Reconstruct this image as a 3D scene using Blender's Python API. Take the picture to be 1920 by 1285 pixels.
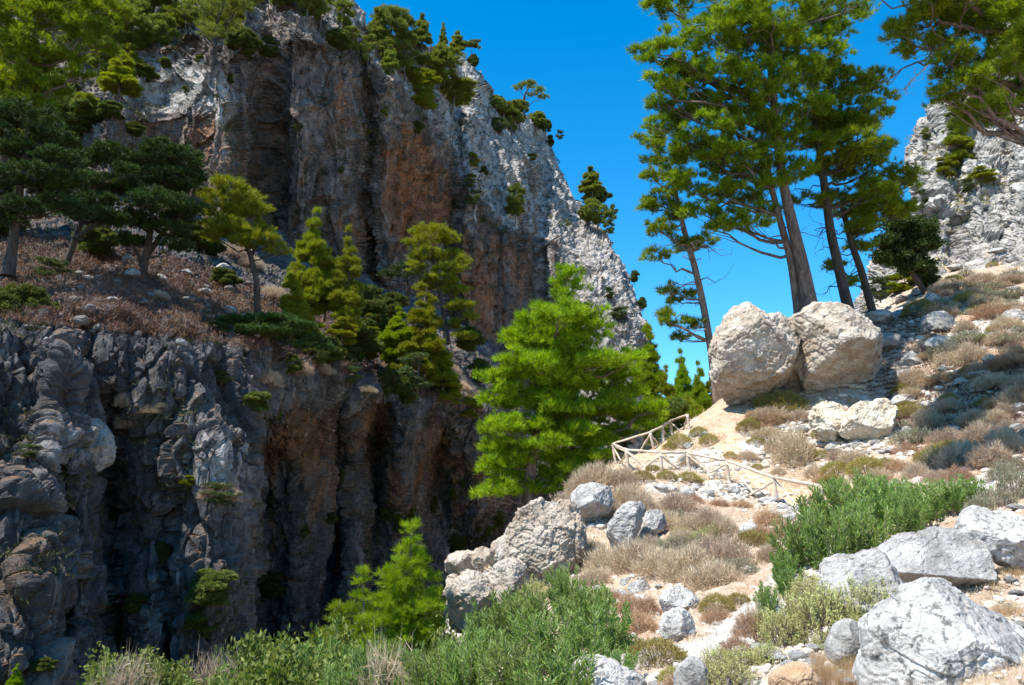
import bpy, bmesh, math, random
import numpy as np
from mathutils import Vector, Matrix
S = bpy.context.scene
for o in list(bpy.data.objects): bpy.data.objects.remove(o)
# ------------------------------------------------------------------ camera, sky, sun, exposure
PITCH = math.radians(12.0); FPX = 1493.0; CX, CY = 960.0, 642.5
cam = bpy.data.cameras.new('camera'); camo = bpy.data.objects.new('camera', cam)
S.collection.objects.link(camo); S.camera = camo
cam.sensor_width = 36.0; cam.lens = 36.0*FPX/1920.0; cam.clip_start = 0.1; cam.clip_end = 9000
camo.location = (0, 0, 0); camo.rotation_euler = (math.pi/2+PITCH, 0, 0)
SUN = Vector((-0.47, -0.36, 1.0)).normalized()
w = bpy.data.worlds.new("World"); S.world = w; w.use_nodes = True
nt = w.node_tree; bg = nt.nodes['Background']
sky = nt.nodes.new('ShaderNodeTexSky'); sky.sky_type = 'NISHITA'; sky.sun_disc = False
sky.sun_elevation = math.asin(SUN.z); sky.sun_rotation = math.atan2(SUN.x, SUN.y)
sky.altitude = 800; sky.air_density = 1.0; sky.dust_density = 0.15; sky.ozone_density = 3.0
hs = nt.nodes.new('ShaderNodeHueSaturation'); hs.inputs['Saturation'].default_value = 1.42; hs.inputs['Hue'].default_value = 0.492
nt.links.new(sky.outputs[0], hs.inputs['Color']); nt.links.new(hs.outputs[0], bg.inputs[0])
bg.inputs[1].default_value = 0.15
sl = bpy.data.lights.new('sun', 'SUN'); sl.energy = 4.8; sl.angle = math.radians(0.5); sl.color = (1.0, 0.945, 0.85)
so = bpy.data.objects.new('sun', sl); S.collection.objects.link(so)
so.rotation_euler = SUN.to_track_quat('Z', 'Y').to_euler(); so.location = SUN*50
S.view_settings.view_transform = 'Standard'; S.view_settings.look = 'None'
S.view_settings.exposure = 0.9; S.view_settings.gamma = 1.0
S.cycles.max_bounces = 5; S.cycles.diffuse_bounces = 3; S.cycles.transmission_bounces = 3; S.cycles.transparent_max_bounces = 4
S.cycles.sample_clamp_indirect = 4
S.cycles.use_adaptive_sampling = True; S.cycles.adaptive_threshold = 0.02

# ------------------------------------------------------------------ projection helpers
FW = np.array([0, math.cos(PITCH), math.sin(PITCH)]); UP = np.array([0, -math.sin(PITCH), math.cos(PITCH)]); RT = np.array([1., 0, 0])
def pix(px, py, d):
    px, py, d = np.broadcast_arrays(np.asarray(px, float), np.asarray(py, float), np.asarray(d, float))
    return d[..., None]*(FW + ((px-CX)/FPX)[..., None]*RT + ((CY-py)/FPX)[..., None]*UP)
def proj(P):
    d = P@FW; d2 = np.where(np.abs(d) < .01, .01, d)
    return CX+FPX*(P@RT)/d2, CY-FPX*(P@UP)/d2, d
# ------------------------------------------------------------------ noise
_r = np.random.default_rng(3)
PERM = np.tile(_r.permutation(1024), 3).astype(np.int32)
GR = _r.normal(size=(1024, 3)); GR /= np.linalg.norm(GR, axis=1)[:, None]
RN = _r.random((1024, 6))
def _h(i, j, k): return PERM[(PERM[(PERM[i & 1023]+j) & 1023]+k) & 1023]
def perlin(p):
    sh = p.shape[:-1]; p = p.reshape(-1, 3); i = np.floor(p).astype(np.int64); f = p-i
    u = f*f*f*(f*(f*6-15)+10); out = np.zeros(len(p))
    for dx in (0, 1):
        wx = u[:, 0] if dx else 1-u[:, 0]
        for dy in (0, 1):
            wy = u[:, 1] if dy else 1-u[:, 1]
            for dz in (0, 1):
                wz = u[:, 2] if dz else 1-u[:, 2]
                g = GR[_h(i[:, 0]+dx, i[:, 1]+dy, i[:, 2]+dz)]
                out += wx*wy*wz*(g[:, 0]*(f[:, 0]-dx)+g[:, 1]*(f[:, 1]-dy)+g[:, 2]*(f[:, 2]-dz))
    return (out*1.5).reshape(sh)
def fbm(p, oct=4, gain=.5, ridged=False):
    a = 1.; s = 0; t = 0
    for o in range(oct):
        n = perlin(p*(2.03**o)+17.3*o)
        if ridged: n = 1-2*np.abs(n)
        s = s+a*n; t += a; a *= gain
    return s/t
def worley(p, jit=.95):
    sh = p.shape[:-1]; p = p.reshape(-1, 3); i = np.floor(p).astype(np.int64)
    f1 = np.full(len(p), 9.); f2 = np.full(len(p), 9.); ids = np.zeros(len(p), np.int32); vec = np.zeros_like(p)
    for dx in (-1, 0, 1):
        for dy in (-1, 0, 1):
            for dz in (-1, 0, 1):
                c = i+np.array([dx, dy, dz]); h = _h(c[:, 0], c[:, 1], c[:, 2])
                v = p-(c+.5+(RN[h, :3]-.5)*jit); d = np.einsum('ij,ij->i', v, v)
                m = d < f1
                f2 = np.where(m, f1, np.minimum(f2, d)); ids[m] = h[m]; vec[m] = v[m]; f1 = np.where(m, d, f1)
    return np.sqrt(f1).reshape(sh), np.sqrt(f2).reshape(sh), ids.reshape(sh), vec.reshape(sh+(3,))
def sstep(x, a, b):
    t = np.clip((x-a)/(b-a), 0, 1); return t*t*(3-2*t)
def blocks(p, tilt=.9, push=.5, crack=.5, cw=.12, warp=.12):
    """each Voronoi cell of the rock is a block: pushed, tilted, cut off by a crack"""
    q = p+warp*np.stack([perlin(p*1.3+5), perlin(p*1.3+31), perlin(p*1.3+77)], -1)
    f1, f2, ids, vec = worley(q)
    return push*(RN[ids, 3]-.5)+tilt*np.einsum('...i,...i->...', GR[ids], vec)-crack*(1-sstep(f2-f1, 0, cw)), f2-f1, ids
# ------------------------------------------------------------------ mesh building
def new_mesh(name, V, F, smooth=True, mat=None, attrs=None):
    V = np.ascontiguousarray(V, dtype=np.float32).reshape(-1, 3); F = np.ascontiguousarray(F, dtype=np.int32)
    k = F.shape[1]; me = bpy.data.meshes.new(name)
    me.vertices.add(len(V)); me.vertices.foreach_set('co', V.ravel())
    me.loops.add(F.size); me.loops.foreach_set('vertex_index', F.ravel())
    me.polygons.add(len(F)); me.polygons.foreach_set('loop_start', np.arange(0, F.size, k, dtype=np.int32))
    me.polygons.foreach_set('use_smooth', np.full(len(F), smooth))
    me.update(calc_edges=True)
    for an, arr in (attrs or {}).items():
        a = me.attributes.new(an, 'FLOAT', 'POINT'); a.data.foreach_set('value', np.ascontiguousarray(arr, dtype=np.float32).ravel())
    if mat: me.materials.append(mat)
    return me
def link(name, me, parent=None, loc=(0, 0, 0), **kw):
    o = bpy.data.objects.new(name, me); S.collection.objects.link(o); o.location = loc
    if parent: o.parent = parent
    for k, v in kw.items():
        if v: o[k] = v
    return o
def grid_faces(h, w):
    a = (np.arange(h-1)[:, None]*w+np.arange(w-1)[None]).ravel()
    return np.stack([a, a+1, a+w+1, a+w], 1)
def gnormal(P):
    du = np.gradient(P, axis=1); dv = np.gradient(P, axis=0); n = np.cross(du, dv)
    return n/np.maximum(np.linalg.norm(n, axis=-1, keepdims=True), 1e-9)
def ip(x, pts):
    a = np.array(pts, float); return np.interp(x, a[:, 0], a[:, 1])
def blur(A, n, ax):
    k = np.hanning(2*n+3)[1:-1]; k /= k.sum()
    pad = [(0, 0)]*A.ndim; pad[ax] = (n, n)
    B = np.pad(A, pad, mode='edge'); out = 0
    for i, wgt in enumerate(k):
        sl_ = [slice(None)]*A.ndim; sl_[ax] = slice(i, i+A.shape[ax]); out = out+wgt*B[tuple(sl_)]
    return out
# ------------------------------------------------------------------ materials
class NT:
    def __init__(s, name):
        s.m = bpy.data.materials.new(name); s.m.use_nodes = True; s.t = s.m.node_tree
        for n in list(s.t.nodes): s.t.nodes.remove(n)
        s.out = s.n('ShaderNodeOutputMaterial')
    def n(s, typ, **kw):
        nd = s.t.nodes.new(typ)
        for k, v in kw.items():
            if k.startswith('i_'):
                key = k[2:]; key = int(key) if key.isdigit() else key
                s.set(nd.inputs[key], v)
            else: setattr(nd, k, v)
        return nd
    def set(s, inp, v):
        if isinstance(v, bpy.types.NodeSocket): s.t.links.new(v, inp)
        else: inp.default_value = v
    def noise(s, vec, scale, detail=6, rough=.6, dist=0):
        return s.n('ShaderNodeTexNoise', i_Vector=vec, i_Scale=scale, i_Detail=detail, i_Roughness=rough, i_Distortion=dist).outputs[0]
    def ramp(s, v, pts):
        r = s.n('ShaderNodeValToRGB', i_Fac=v); e = r.color_ramp.elements
        while len(e) < len(pts): e.new(.5)
        for el, (p, c) in zip(e, pts):
            el.position = p; el.color = (*c, 1) if len(c) == 3 else c
        return r.outputs[0]
    def mixc(s, f, a, b, mode='MIX'):
        m = s.n('ShaderNodeMix', data_type='RGBA', blend_type=mode)
        s.set(m.inputs[0], f); s.set(m.inputs[6], a if not isinstance(a, tuple) else (*a, 1)); s.set(m.inputs[7], b if not isinstance(b, tuple) else (*b, 1))
        return m.outputs[2]
    def math(s, op, a, b=0., c=None):
        m = s.n('ShaderNodeMath', operation=op); s.set(m.inputs[0], a); s.set(m.inputs[1], b)
        if c is not None: s.set(m.inputs[2], c)
        return m.outputs[0]
    def map(s, vec, sc, loc=(0, 0, 0)):
        return s.n('ShaderNodeMapping', i_Vector=vec, i_Scale=sc, i_Location=loc).outputs[0]
    def rng(s, v, a, b, c=0., d=1.):
        return s.n('ShaderNodeMapRange', i_0=v, i_1=a, i_2=b, i_3=c, i_4=d).outputs[0]
def rock_mat(name, grey, pale, dark, stain=(.36, .19, .095), soil=(.33, .2, .12), sc=1., lich=.5, bump=1., soil_at=(.55, .85), attr=False, soil_amt=1., blot=False):
    s = NT(name); tc = s.n('ShaderNodeTexCoord').outputs['Object']
    geo = s.n('ShaderNodeNewGeometry'); nz = s.n('ShaderNodeSeparateXYZ', i_0=geo.outputs['Normal']).outputs[2]
    big = s.noise(tc, .25*sc, 5, .6); mid = s.noise(tc, 1.3*sc, 8, .65, .4); fine = s.noise(tc, 9*sc, 8, .7)
    c = s.mixc(s.rng(mid, .41, .6), grey, pale)
    c = s.mixc(s.rng(big, .42, .62, 0, .7), c, dark)
    if attr:
        vs = s.map(tc, (.9, .9, .07)); st = s.noise(vs, .8, 6, .6, .3); st2 = s.noise(vs, 2.6, 5, .6, .2)
        at = s.n('ShaderNodeAttribute', attribute_name='stain').outputs['Fac']
        f = s.rng(s.math('ADD', at, s.math('MULTIPLY', s.math('SUBTRACT', st, .5), 1.8)), .35, .75)
        tone = s.ramp(big, [(.3, tuple(.55*x for x in stain)), (.5, stain), (.7, (stain[0]*1.15, stain[1]*1.35, stain[2]*1.6))])
        c = s.mixc(s.math('MULTIPLY', f, .85), c, tone)
        ds = s.rng(st2, .52, .66, 0, .65); steep = s.rng(nz, .2, .5, 1, 0)
        c = s.mixc(s.math('MULTIPLY', ds, steep), c, (.075, .08, .09))      # black tufa streaks down the face
        ps = s.rng(st2, .30, .40, .5, 0)
        c = s.mixc(s.math('MULTIPLY', ps, steep), c, (.52, .47, .42))
    if attr:
        pa = s.n('ShaderNodeAttribute', attribute_name='pale').outputs['Fac']
        c = s.mixc(s.math('MULTIPLY', s.rng(s.math('ADD', pa, s.math('SUBTRACT', mid, .5)), .3, .7), .9), c, s.mixc(s.rng(mid, .4, .6), (.27, .25, .235), (.50, .475, .45)))
    if attr:
        mo = s.noise(tc, .9*sc, 12, .72, .6); c = s.mixc(s.rng(mo, .51, .60, 0, .72), c, (.045, .045, .042))
    sp = s.rng(s.noise(tc, 3.4*sc, 12, .78) if blot else fine, .53 if blot else .56, .57 if blot else .68, 0, lich)
    c = s.mixc(sp, c, (.10, .10, .095))
    sp2 = s.rng(s.noise(tc, 5.2*sc, 6, .7), .6, .68, 0, lich*.7)
    c = s.mixc(sp2, c, tuple(min(.8, x*1.35) for x in pale))
    sf = s.math('MULTIPLY', s.rng(s.math('ADD', nz, s.math('MULTIPLY', s.math('SUBTRACT', mid, .5), .9)), soil_at[0], soil_at[1]), soil_amt)
    sc2 = s.mixc(s.rng(fine, .4, .65), soil, tuple(x*1.45 for x in soil))
    c = s.mixc(sf, c, sc2)
    b = s.n('ShaderNodeBump', i_Strength=1.*bump, i_Distance=.3/sc, i_Height=mid)
    vo = s.n('ShaderNodeTexVoronoi', feature='DISTANCE_TO_EDGE', i_Vector=s.map(tc, (1, 1, .8)), i_Scale=2.2*sc).outputs[0]
    b1 = s.n('ShaderNodeBump', i_Strength=.22*bump, i_Distance=.1/sc, i_Height=s.rng(vo, 0, .07), i_Normal=b.outputs[0])
    b2 = s.n('ShaderNodeBump', i_Strength=.8*bump, i_Distance=.05/sc, i_Height=fine, i_Normal=b1.outputs[0])
    p = s.n('ShaderNodeBsdfPrincipled', i_Roughness=.92); s.set(p.inputs['Base Color'], c); s.set(p.inputs['Normal'], b2.outputs[0])
    p.inputs['Specular IOR Level'].default_value = .2
    s.t.links.new(p.outputs[0], s.out.inputs[0]); return s.m
def leaf_mat(name, c1, c2, c3=None, trans=.35, bright=.5):
    """per-leaf colour from the 'rnd' attribute, per-plant drift from Object Info"""
    s = NT(name); at = s.n('ShaderNodeAttribute', attribute_name='rnd').outputs['Fac']
    oi = s.n('ShaderNodeObjectInfo').outputs['Random']
    c = s.ramp(at, [(0, c1), (.62, c2), (1, c3 or c2)])
    hsv = s.n('ShaderNodeHueSaturation', i_Hue=s.rng(oi, 0, 1, .488, .507), i_Saturation=1., i_Value=s.rng(oi, 0, 1, .85, 1.15)); s.set(hsv.inputs['Color'], c)
    d = s.n('ShaderNodeBsdfPrincipled', i_Roughness=.6); s.set(d.inputs['Base Color'], hsv.outputs[0]); d.inputs['Specular IOR Level'].default_value = .25
    t = s.n('ShaderNodeBsdfTranslucent'); hs2 = s.n('ShaderNodeHueSaturation', i_Hue=.492, i_Saturation=1.1, i_Value=1.25); s.set(hs2.inputs['Color'], hsv.outputs[0]); s.set(t.inputs[0], hs2.outputs[0])
    m = s.n('ShaderNodeMixShader'); s.set(m.inputs[0], trans); s.t.links.new(d.outputs[0], m.inputs[1]); s.t.links.new(t.outputs[0], m.inputs[2])
    s.t.links.new(m.outputs[0], s.out.inputs[0]); return s.m
def bark_mat(name, c1, c2, sc=6):
    s = NT(name); tc = s.n('ShaderNodeTexCoord').outputs['Object']
    n = s.noise(s.map(tc, (1, 1, .22)), sc, 8, .65, .5)
    c = s.ramp(n, [(.35, c1), (.65, c2)])
    b = s.n('ShaderNodeBump', i_Strength=1., i_Distance=.08, i_Height=n)
    p = s.n('ShaderNodeBsdfPrincipled', i_Roughness=.9); s.set(p.inputs['Base Color'], c); s.set(p.inputs['Normal'], b.outputs[0])
    s.t.links.new(p.outputs[0], s.out.inputs[0]); return s.m
M = {}
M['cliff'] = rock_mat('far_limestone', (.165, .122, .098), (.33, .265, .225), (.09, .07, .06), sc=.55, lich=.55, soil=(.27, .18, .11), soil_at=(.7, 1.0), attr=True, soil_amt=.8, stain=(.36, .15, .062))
M['wall'] = rock_mat('near_limestone', (.078, .075, .077), (.20, .19, .185), (.04, .04, .042), sc=1.0, lich=.6, soil=(.145, .088, .056), soil_at=(.62, .88), attr=True, stain=(.20, .10, .045))  # base colour lowered so part of the wall's shade sits in it
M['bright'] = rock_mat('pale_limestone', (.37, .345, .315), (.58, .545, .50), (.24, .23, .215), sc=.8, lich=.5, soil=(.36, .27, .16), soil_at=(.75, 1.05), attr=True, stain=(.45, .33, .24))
M['boulder'] = rock_mat('boulder_limestone', (.36, .30, .24), (.58, .52, .45), (.36, .25, .165), sc=1.1, lich=.6, soil=(.33, .2, .12), soil_at=(.98, 1.3))
M['grey_rock'] = rock_mat('grey_limestone', (.30, .285, .265), (.56, .535, .50), (.20, .185, .17), sc=2.2, lich=.55, soil=(.3, .2, .12), soil_at=(1.1, 1.5))
M['white_rock'] = rock_mat('white_limestone', (.37, .355, .335), (.58, .56, .53), (.28, .265, .245), sc=3.2, lich=.85, blot=True, bump=.7, soil=(.36, .22, .13), soil_at=(1.05, 1.4))
M['cream_rock'] = rock_mat('cream_limestone', (.55, .47, .36), (.72, .66, .55), (.45, .33, .22), sc=2., lich=.2, soil=(.36, .22, .13), soil_at=(1.2, 1.5))
M['ochre_rock'] = rock_mat('ochre_stone', (.45, .30, .18), (.6, .45, .3), (.35, .2, .12), sc=3., lich=.1, soil=(.36, .22, .13), soil_at=(1.2, 1.5))
def ground_mat():
    s = NT('stony_dry_soil'); tc = s.n('ShaderNodeTexCoord').outputs['Object']
    geo = s.n('ShaderNodeNewGeometry'); nz = s.n('ShaderNodeSeparateXYZ', i_0=geo.outputs['Normal']).outputs[2]
    a = s.noise(tc, .35, 6, .6); b = s.noise(tc, 3.2, 8, .7); c0 = s.noise(tc, 22, 8, .7)
    c = s.ramp(b, [(.32, (.29, .175, .115)), (.5, (.41, .285, .20)), (.66, (.49, .40, .31))])
    c = s.mixc(s.rng(a, .4, .6, 0, .6), c, (.44, .355, .265))
    c = s.mixc(s.rng(c0, .55, .7, 0, .6), c, (.60, .53, .46))
    c = s.mixc(s.rng(c0, .30, .42, .6, 0), c, (.20, .115, .07))
    rk = s.n('ShaderNodeAttribute', attribute_name='rock').outputs['Fac']
    rc = s.mixc(s.rng(b, .4, .6), (.36, .34, .315), (.56, .53, .49))
    c = s.mixc(rk, c, rc)
    gr = s.n('ShaderNodeAttribute', attribute_name='green').outputs['Fac']
    c = s.mixc(gr, c, (.07, .075, .03))
    v = s.n('ShaderNodeTexVoronoi', feature='F1', i_Vector=tc, i_Scale=9.).outputs[0]
    b1 = s.n('ShaderNodeBump', i_Strength=.6, i_Distance=.08, i_Height=b)
    b2 = s.n('ShaderNodeBump', i_Strength=.5, i_Distance=.04, i_Height=s.math('SUBTRACT', 1., v), i_Normal=b1.outputs[0])
    b3 = s.n('ShaderNodeBump', i_Strength=.6, i_Distance=.02, i_Height=c0, i_Normal=b2.outputs[0])
    p = s.n('ShaderNodeBsdfPrincipled', i_Roughness=.95); s.set(p.inputs['Base Color'], c); s.set(p.inputs['Normal'], b3.outputs[0])
    p.inputs['Specular IOR Level'].default_value = .1
    s.t.links.new(p.outputs[0], s.out.inputs[0]); return s.m
M['ground'] = ground_mat()
def plain_noise_mat(name, pts, sc, bump=.4, dist=.03):
    s = NT(name); tc = s.n('ShaderNodeTexCoord').outputs['Object']; n = s.noise(tc, sc, 8, .68)
    c = s.ramp(n, pts); b = s.n('ShaderNodeBump', i_Strength=bump, i_Distance=dist, i_Height=n)
    p = s.n('ShaderNodeBsdfPrincipled', i_Roughness=.92); s.set(p.inputs['Base Color'], c); s.set(p.inputs['Normal'], b.outputs[0])
    p.inputs['Specular IOR Level'].default_value = .15
    s.t.links.new(p.outputs[0], s.out.inputs[0]); return s.m
M['path'] = plain_noise_mat('trodden_earth', [(.3, (.40, .24, .15)), (.5, (.52, .35, .235)), (.7, (.62, .5, .38))], 4.)
M['rubble'] = plain_noise_mat('rubble_stone', [(.3, (.38, .3, .22)), (.5, (.5, .45, .39)), (.7, (.68, .64, .58))], 1.5)
M['rubble_shade'] = plain_noise_mat('shaded_scree_stone', [(.3, (.10, .09, .08)), (.5, (.17, .15, .135)), (.7, (.30, .28, .26))], 1.)  # darker copy of the rubble, shade mixed into its colour
def wood_mat():
    s = NT('weathered_pole'); tc = s.n('ShaderNodeTexCoord').outputs['Object']
    n = s.noise(tc, 3.5, 8, .7, 1.); c = s.ramp(n, [(.3, (.30, .22, .16)), (.5, (.52, .43, .34)), (.7, (.66, .58, .48))])
    b = s.n('ShaderNodeBump', i_Strength=.5, i_Distance=.02, i_Height=n)
    p = s.n('ShaderNodeBsdfPrincipled', i_Roughness=.8); s.set(p.inputs['Base Color'], c); s.set(p.inputs['Normal'], b.outputs[0])
    s.t.links.new(p.outputs[0], s.out.inputs[0]); return s.m
M['wood'] = wood_mat()
M['bark'] = bark_mat('pine_bark', (.055, .04, .033), (.22, .165, .135))
M['bark_pale'] = bark_mat('slim_pine_bark', (.10, .07, .055), (.34, .26, .21))
M['bark_dark'] = bark_mat('dark_bark', (.03, .025, .02), (.09, .07, .055))
M['dead'] = bark_mat('dead_wood', (.3, .26, .22), (.52, .47, .42))
M['pine'] = leaf_mat('pine_needles', (.10, .16, .010), (.195, .29, .016), (.32, .40, .04), .5)
M['pine_bright'] = leaf_mat('young_pine_needles', (.12, .19, .010), (.23, .345, .014), (.36, .47, .035), .5)
M['pine_yel'] = leaf_mat('yellow_green_needles', (.13, .155, .012), (.23, .265, .02), (.34, .36, .05), .45)
M['pine_far'] = leaf_mat('far_pine_needles', (.10, .13, .022), (.19, .23, .04), (.30, .34, .08), .48)
M['pine_grey'] = leaf_mat('thin_pine_needles', (.055, .085, .03), (.10, .145, .045), (.20, .20, .10), .32)
M['dark'] = leaf_mat('dark_evergreen', (.020, .040, .010), (.045, .08, .016), (.08, .125, .025), .22)
M['juniper'] = leaf_mat('juniper_scales', (.03, .055, .012), (.06, .10, .018), (.10, .15, .03), .25)
M['oleander'] = leaf_mat('oleander_leaves', (.11, .19, .035), (.19, .30, .07), (.34, .44, .17), .42)
M['broad'] = leaf_mat('broad_leaves', (.05, .085, .015), (.12, .17, .03), (.29, .33, .10), .4)
M['dry'] = leaf_mat('dry_twigs', (.31, .205, .125), (.50, .395, .27), (.68, .60, .45), .25)
M['rust'] = leaf_mat('rusty_twigs', (.27, .15, .08), (.46, .30, .18), (.56, .43, .27), .2)
M['olive'] = leaf_mat('olive_cushion', (.17, .145, .035), (.33, .28, .08), (.46, .40, .16), .28)
M['sage'] = leaf_mat('pale_sage', (.26, .23, .11), (.44, .44, .17), (.58, .58, .26), .28)
M['greysage'] = leaf_mat('grey_sage', (.15, .135, .08), (.28, .28, .17), (.42, .42, .30), .25)
M['litter'] = leaf_mat('needle_litter_shade', (.10, .05, .03), (.19, .10, .06), (.28, .17, .11), .1)
M['straw'] = leaf_mat('straw', (.33, .20, .10), (.50, .36, .20), (.64, .52, .33), .25)
M['bush'] = leaf_mat('cliff_bush_leaves', (.05, .07, .014), (.105, .135, .025), (.19, .22, .06), .38)
M['scrub'] = leaf_mat('ledge_scrub', (.035, .045, .014), (.08, .09, .03), (.17, .15, .07), .25)
# ------------------------------------------------------------------ TERRAIN
ZB = {}
def zbuffer(key, P, cell=4):
    px, py, d = proj(P.reshape(-1, 3)); W_, H_ = 520, 360
    ix = ((px+80)/cell).astype(int); iy = ((py+80)/cell).astype(int)
    ok = (ix >= 0) & (ix < W_) & (iy >= 0) & (iy < H_) & (d > 1)
    Z = np.full(W_*H_, 1e9); np.minimum.at(Z, iy[ok]*W_+ix[ok], d[ok]); Z = Z.reshape(H_, W_)
    for _ in range(6):
        e = Z > 1e8
        if not e.any(): break
        Q = np.pad(Z, 1, constant_values=1e9)
        nb = np.minimum.reduce([Q[1:-1, :-2], Q[1:-1, 2:], Q[:-2, 1:-1], Q[2:, 1:-1]]); Z = np.where(e, nb, Z)
    ZB[key] = Z
def depth_at(key, px, py):
    Z = ZB[key]; return Z[min(359, max(0, int((py+80)/4))), min(519, max(0, int((px+80)/4)))]
def hit(px, py, keys='ABCD', default=60):
    d = min(depth_at(k, px, py) for k in keys)
    if d > 1e8: d = default
    return pix(px, py, d)
# -- A: the high cliff across the gorge, its ridge falling to the right
def make_A():
    H, W = 800, 900
    py = np.linspace(980, -180, H)[:, None]; u = np.linspace(0, 1.18, W)[None]
    pr = ip(py, [(-420, 520), (-150, 600), (0, 645), (75, 700), (95, 805), (120, 868), (180, 935), (235, 1015), (300, 1046), (370, 1085), (430, 1135), (480, 1168), (550, 1200), (610, 1218), (700, 1224), (980, 1250)])
    uu = np.minimum(u, 1); t = np.clip((u-1)/.18, 0, 1)
    px = -260+(pr+260)*uu-t*t*70
    F = ip(px, [(-260, 56), (0, 62), (200, 70), (380, 78), (500, 87), (700, 101), (850, 120), (960, 134), (1015, 141), (1060, 138), (1130, 132), (1180, 130), (1218, 140)])
    gul = [(200, 5, 40), (300, -3, 25), (420, 5, 40), (505, -6, 28), (570, 3, 30), (640, 3, 25), (690, -6, 18), (740, 2, 22), (800, -1, 35), (858, -4, 14), (880, 5, 16), (960, 3, 26), (1012, -6, 18), (1060, 2, 30), (1110, 3, 20)]
    wob = 14*perlin(np.stack([px*0+1.5, py/130+px*0, px/300], -1))
    fade = sstep(py+px*0, 60, 260)
    for c, a, wd in gul: F = F-a*np.exp(-((px+wob-c)/wd)**2)*(.45+.55*fade)
    ed = ip(px, [(-260, 260), (100, 255), (330, 190), (385, 120), (520, 55), (600, 70), (700, 140), (800, 225), (850, 310), (900, 370), (950, 430), (1020, 460), (1080, 470), (1150, 490), (1218, 610)])
    up = np.maximum(ed-py, 0); dn = np.maximum(py-ed, 0)
    D = F+up*.135-.012*dn*(1-sstep(px+0*py, 380, 520))+.01*np.sqrt(up+1)
    D = D+t*45-6*sstep(py+px*0, 560, 800)+np.maximum(660-py, 0)*.09*sstep(px+0*py, 1000, 1100)+np.maximum(-60-py, 0)*.5
    P = pix(px+0*D, py+0*D, D); P = blur(blur(P, 4, 0), 4, 1)
    N = gnormal(P)
    if (N[400, 400]@FW) > 0: N = -N
    d = 3.2*fbm(P*np.array([.045, .045, .03]), 4)
    v = P*np.array([.35, .35, .045]); d += 1.5*fbm(v, 4, .55, True)*(.3+.7*sstep(py+0*D, 200, 350))
    top = sstep(up, 0, 40)
    b, e, ids = blocks(P*np.array([.17, .17, .085]), .6, .7, .35); d += 1.3*b
    b2, e2, _ = blocks(P*np.array([.45, .45, .2])+9, .9, .6, .5); d += .6*b2*(.45+.55*sstep(fbm(P*.06+3, 2), -.3, .2))
    b3, e3, _ = blocks(P*np.array([1.1, 1.1, .6])+4, .9, .6, .4); d += .28*b3*(1-.5*top)
    d += .45*fbm(P*np.array([.6, .6, .3]), 5, .62, True)
    P2 = P+N*d[..., None]
    st = np.zeros(D.shape)
    for x, y, rx, ry, a in [(785, 350, 80, 120, 1.25), (690, 560, 80, 60, .7), (480, 330, 60, 80, .6), (350, 240, 60, 60, .6), (905, 560, 45, 120, 1.), (430, 260, 70, 140, .5), (640, 190, 45, 90, .5), (430, 190, 45, 60, .6), (640, 430, 90, 90, .45), (960, 470, 60, 130, .6), (560, 300, 60, 100, .4), (1150, 560, 18, 90, .5), (300, 220, 60, 50, .5), (720, 480, 60, 60, .5), (870, 480, 50, 110, .6)]:
        st = np.maximum(st, a*np.exp(-(((px-x)/rx)**2+((py-y)/ry)**2)))
    st *= sstep(dn+0*D, -10, 40)
    pal = np.maximum(.36*sstep(up, 0, 30)*sstep(px+0*py, 450, 800)+.34*sstep(up, 0, 30), 1.*sstep(px+wob*.6+0*py, 1045, 1075)*sstep(py+0*px, 340, 420))  # weathered paleness plus sunlight painted on the buttress and top slopes
    for x, y, rx, ry in [(873, 370, 14, 70), (860, 420, 16, 40), (1020, 520, 14, 70), (430, 190, 45, 50), (340, 150, 90, 60)]: pal = np.maximum(pal, .9*np.exp(-(((px-x)/rx)**2+((py-y)/ry)**2)))  # sun-catching spurs and ribs lightened in the colour too
    pal = pal*(1-.6*sstep(px+0*py, 1185, 1215))
    me = new_mesh('cliff', P2, grid_faces(H, W), False, M['cliff'], {'stain': st, 'pale': pal})
    return me, P2, N
meA, PA, NA = make_A(); link('high_cliff', meA, kind='structure', label='high limestone cliff across the gorge with orange stained face and pine topped ridge')
zbuffer('A', PA)
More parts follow.
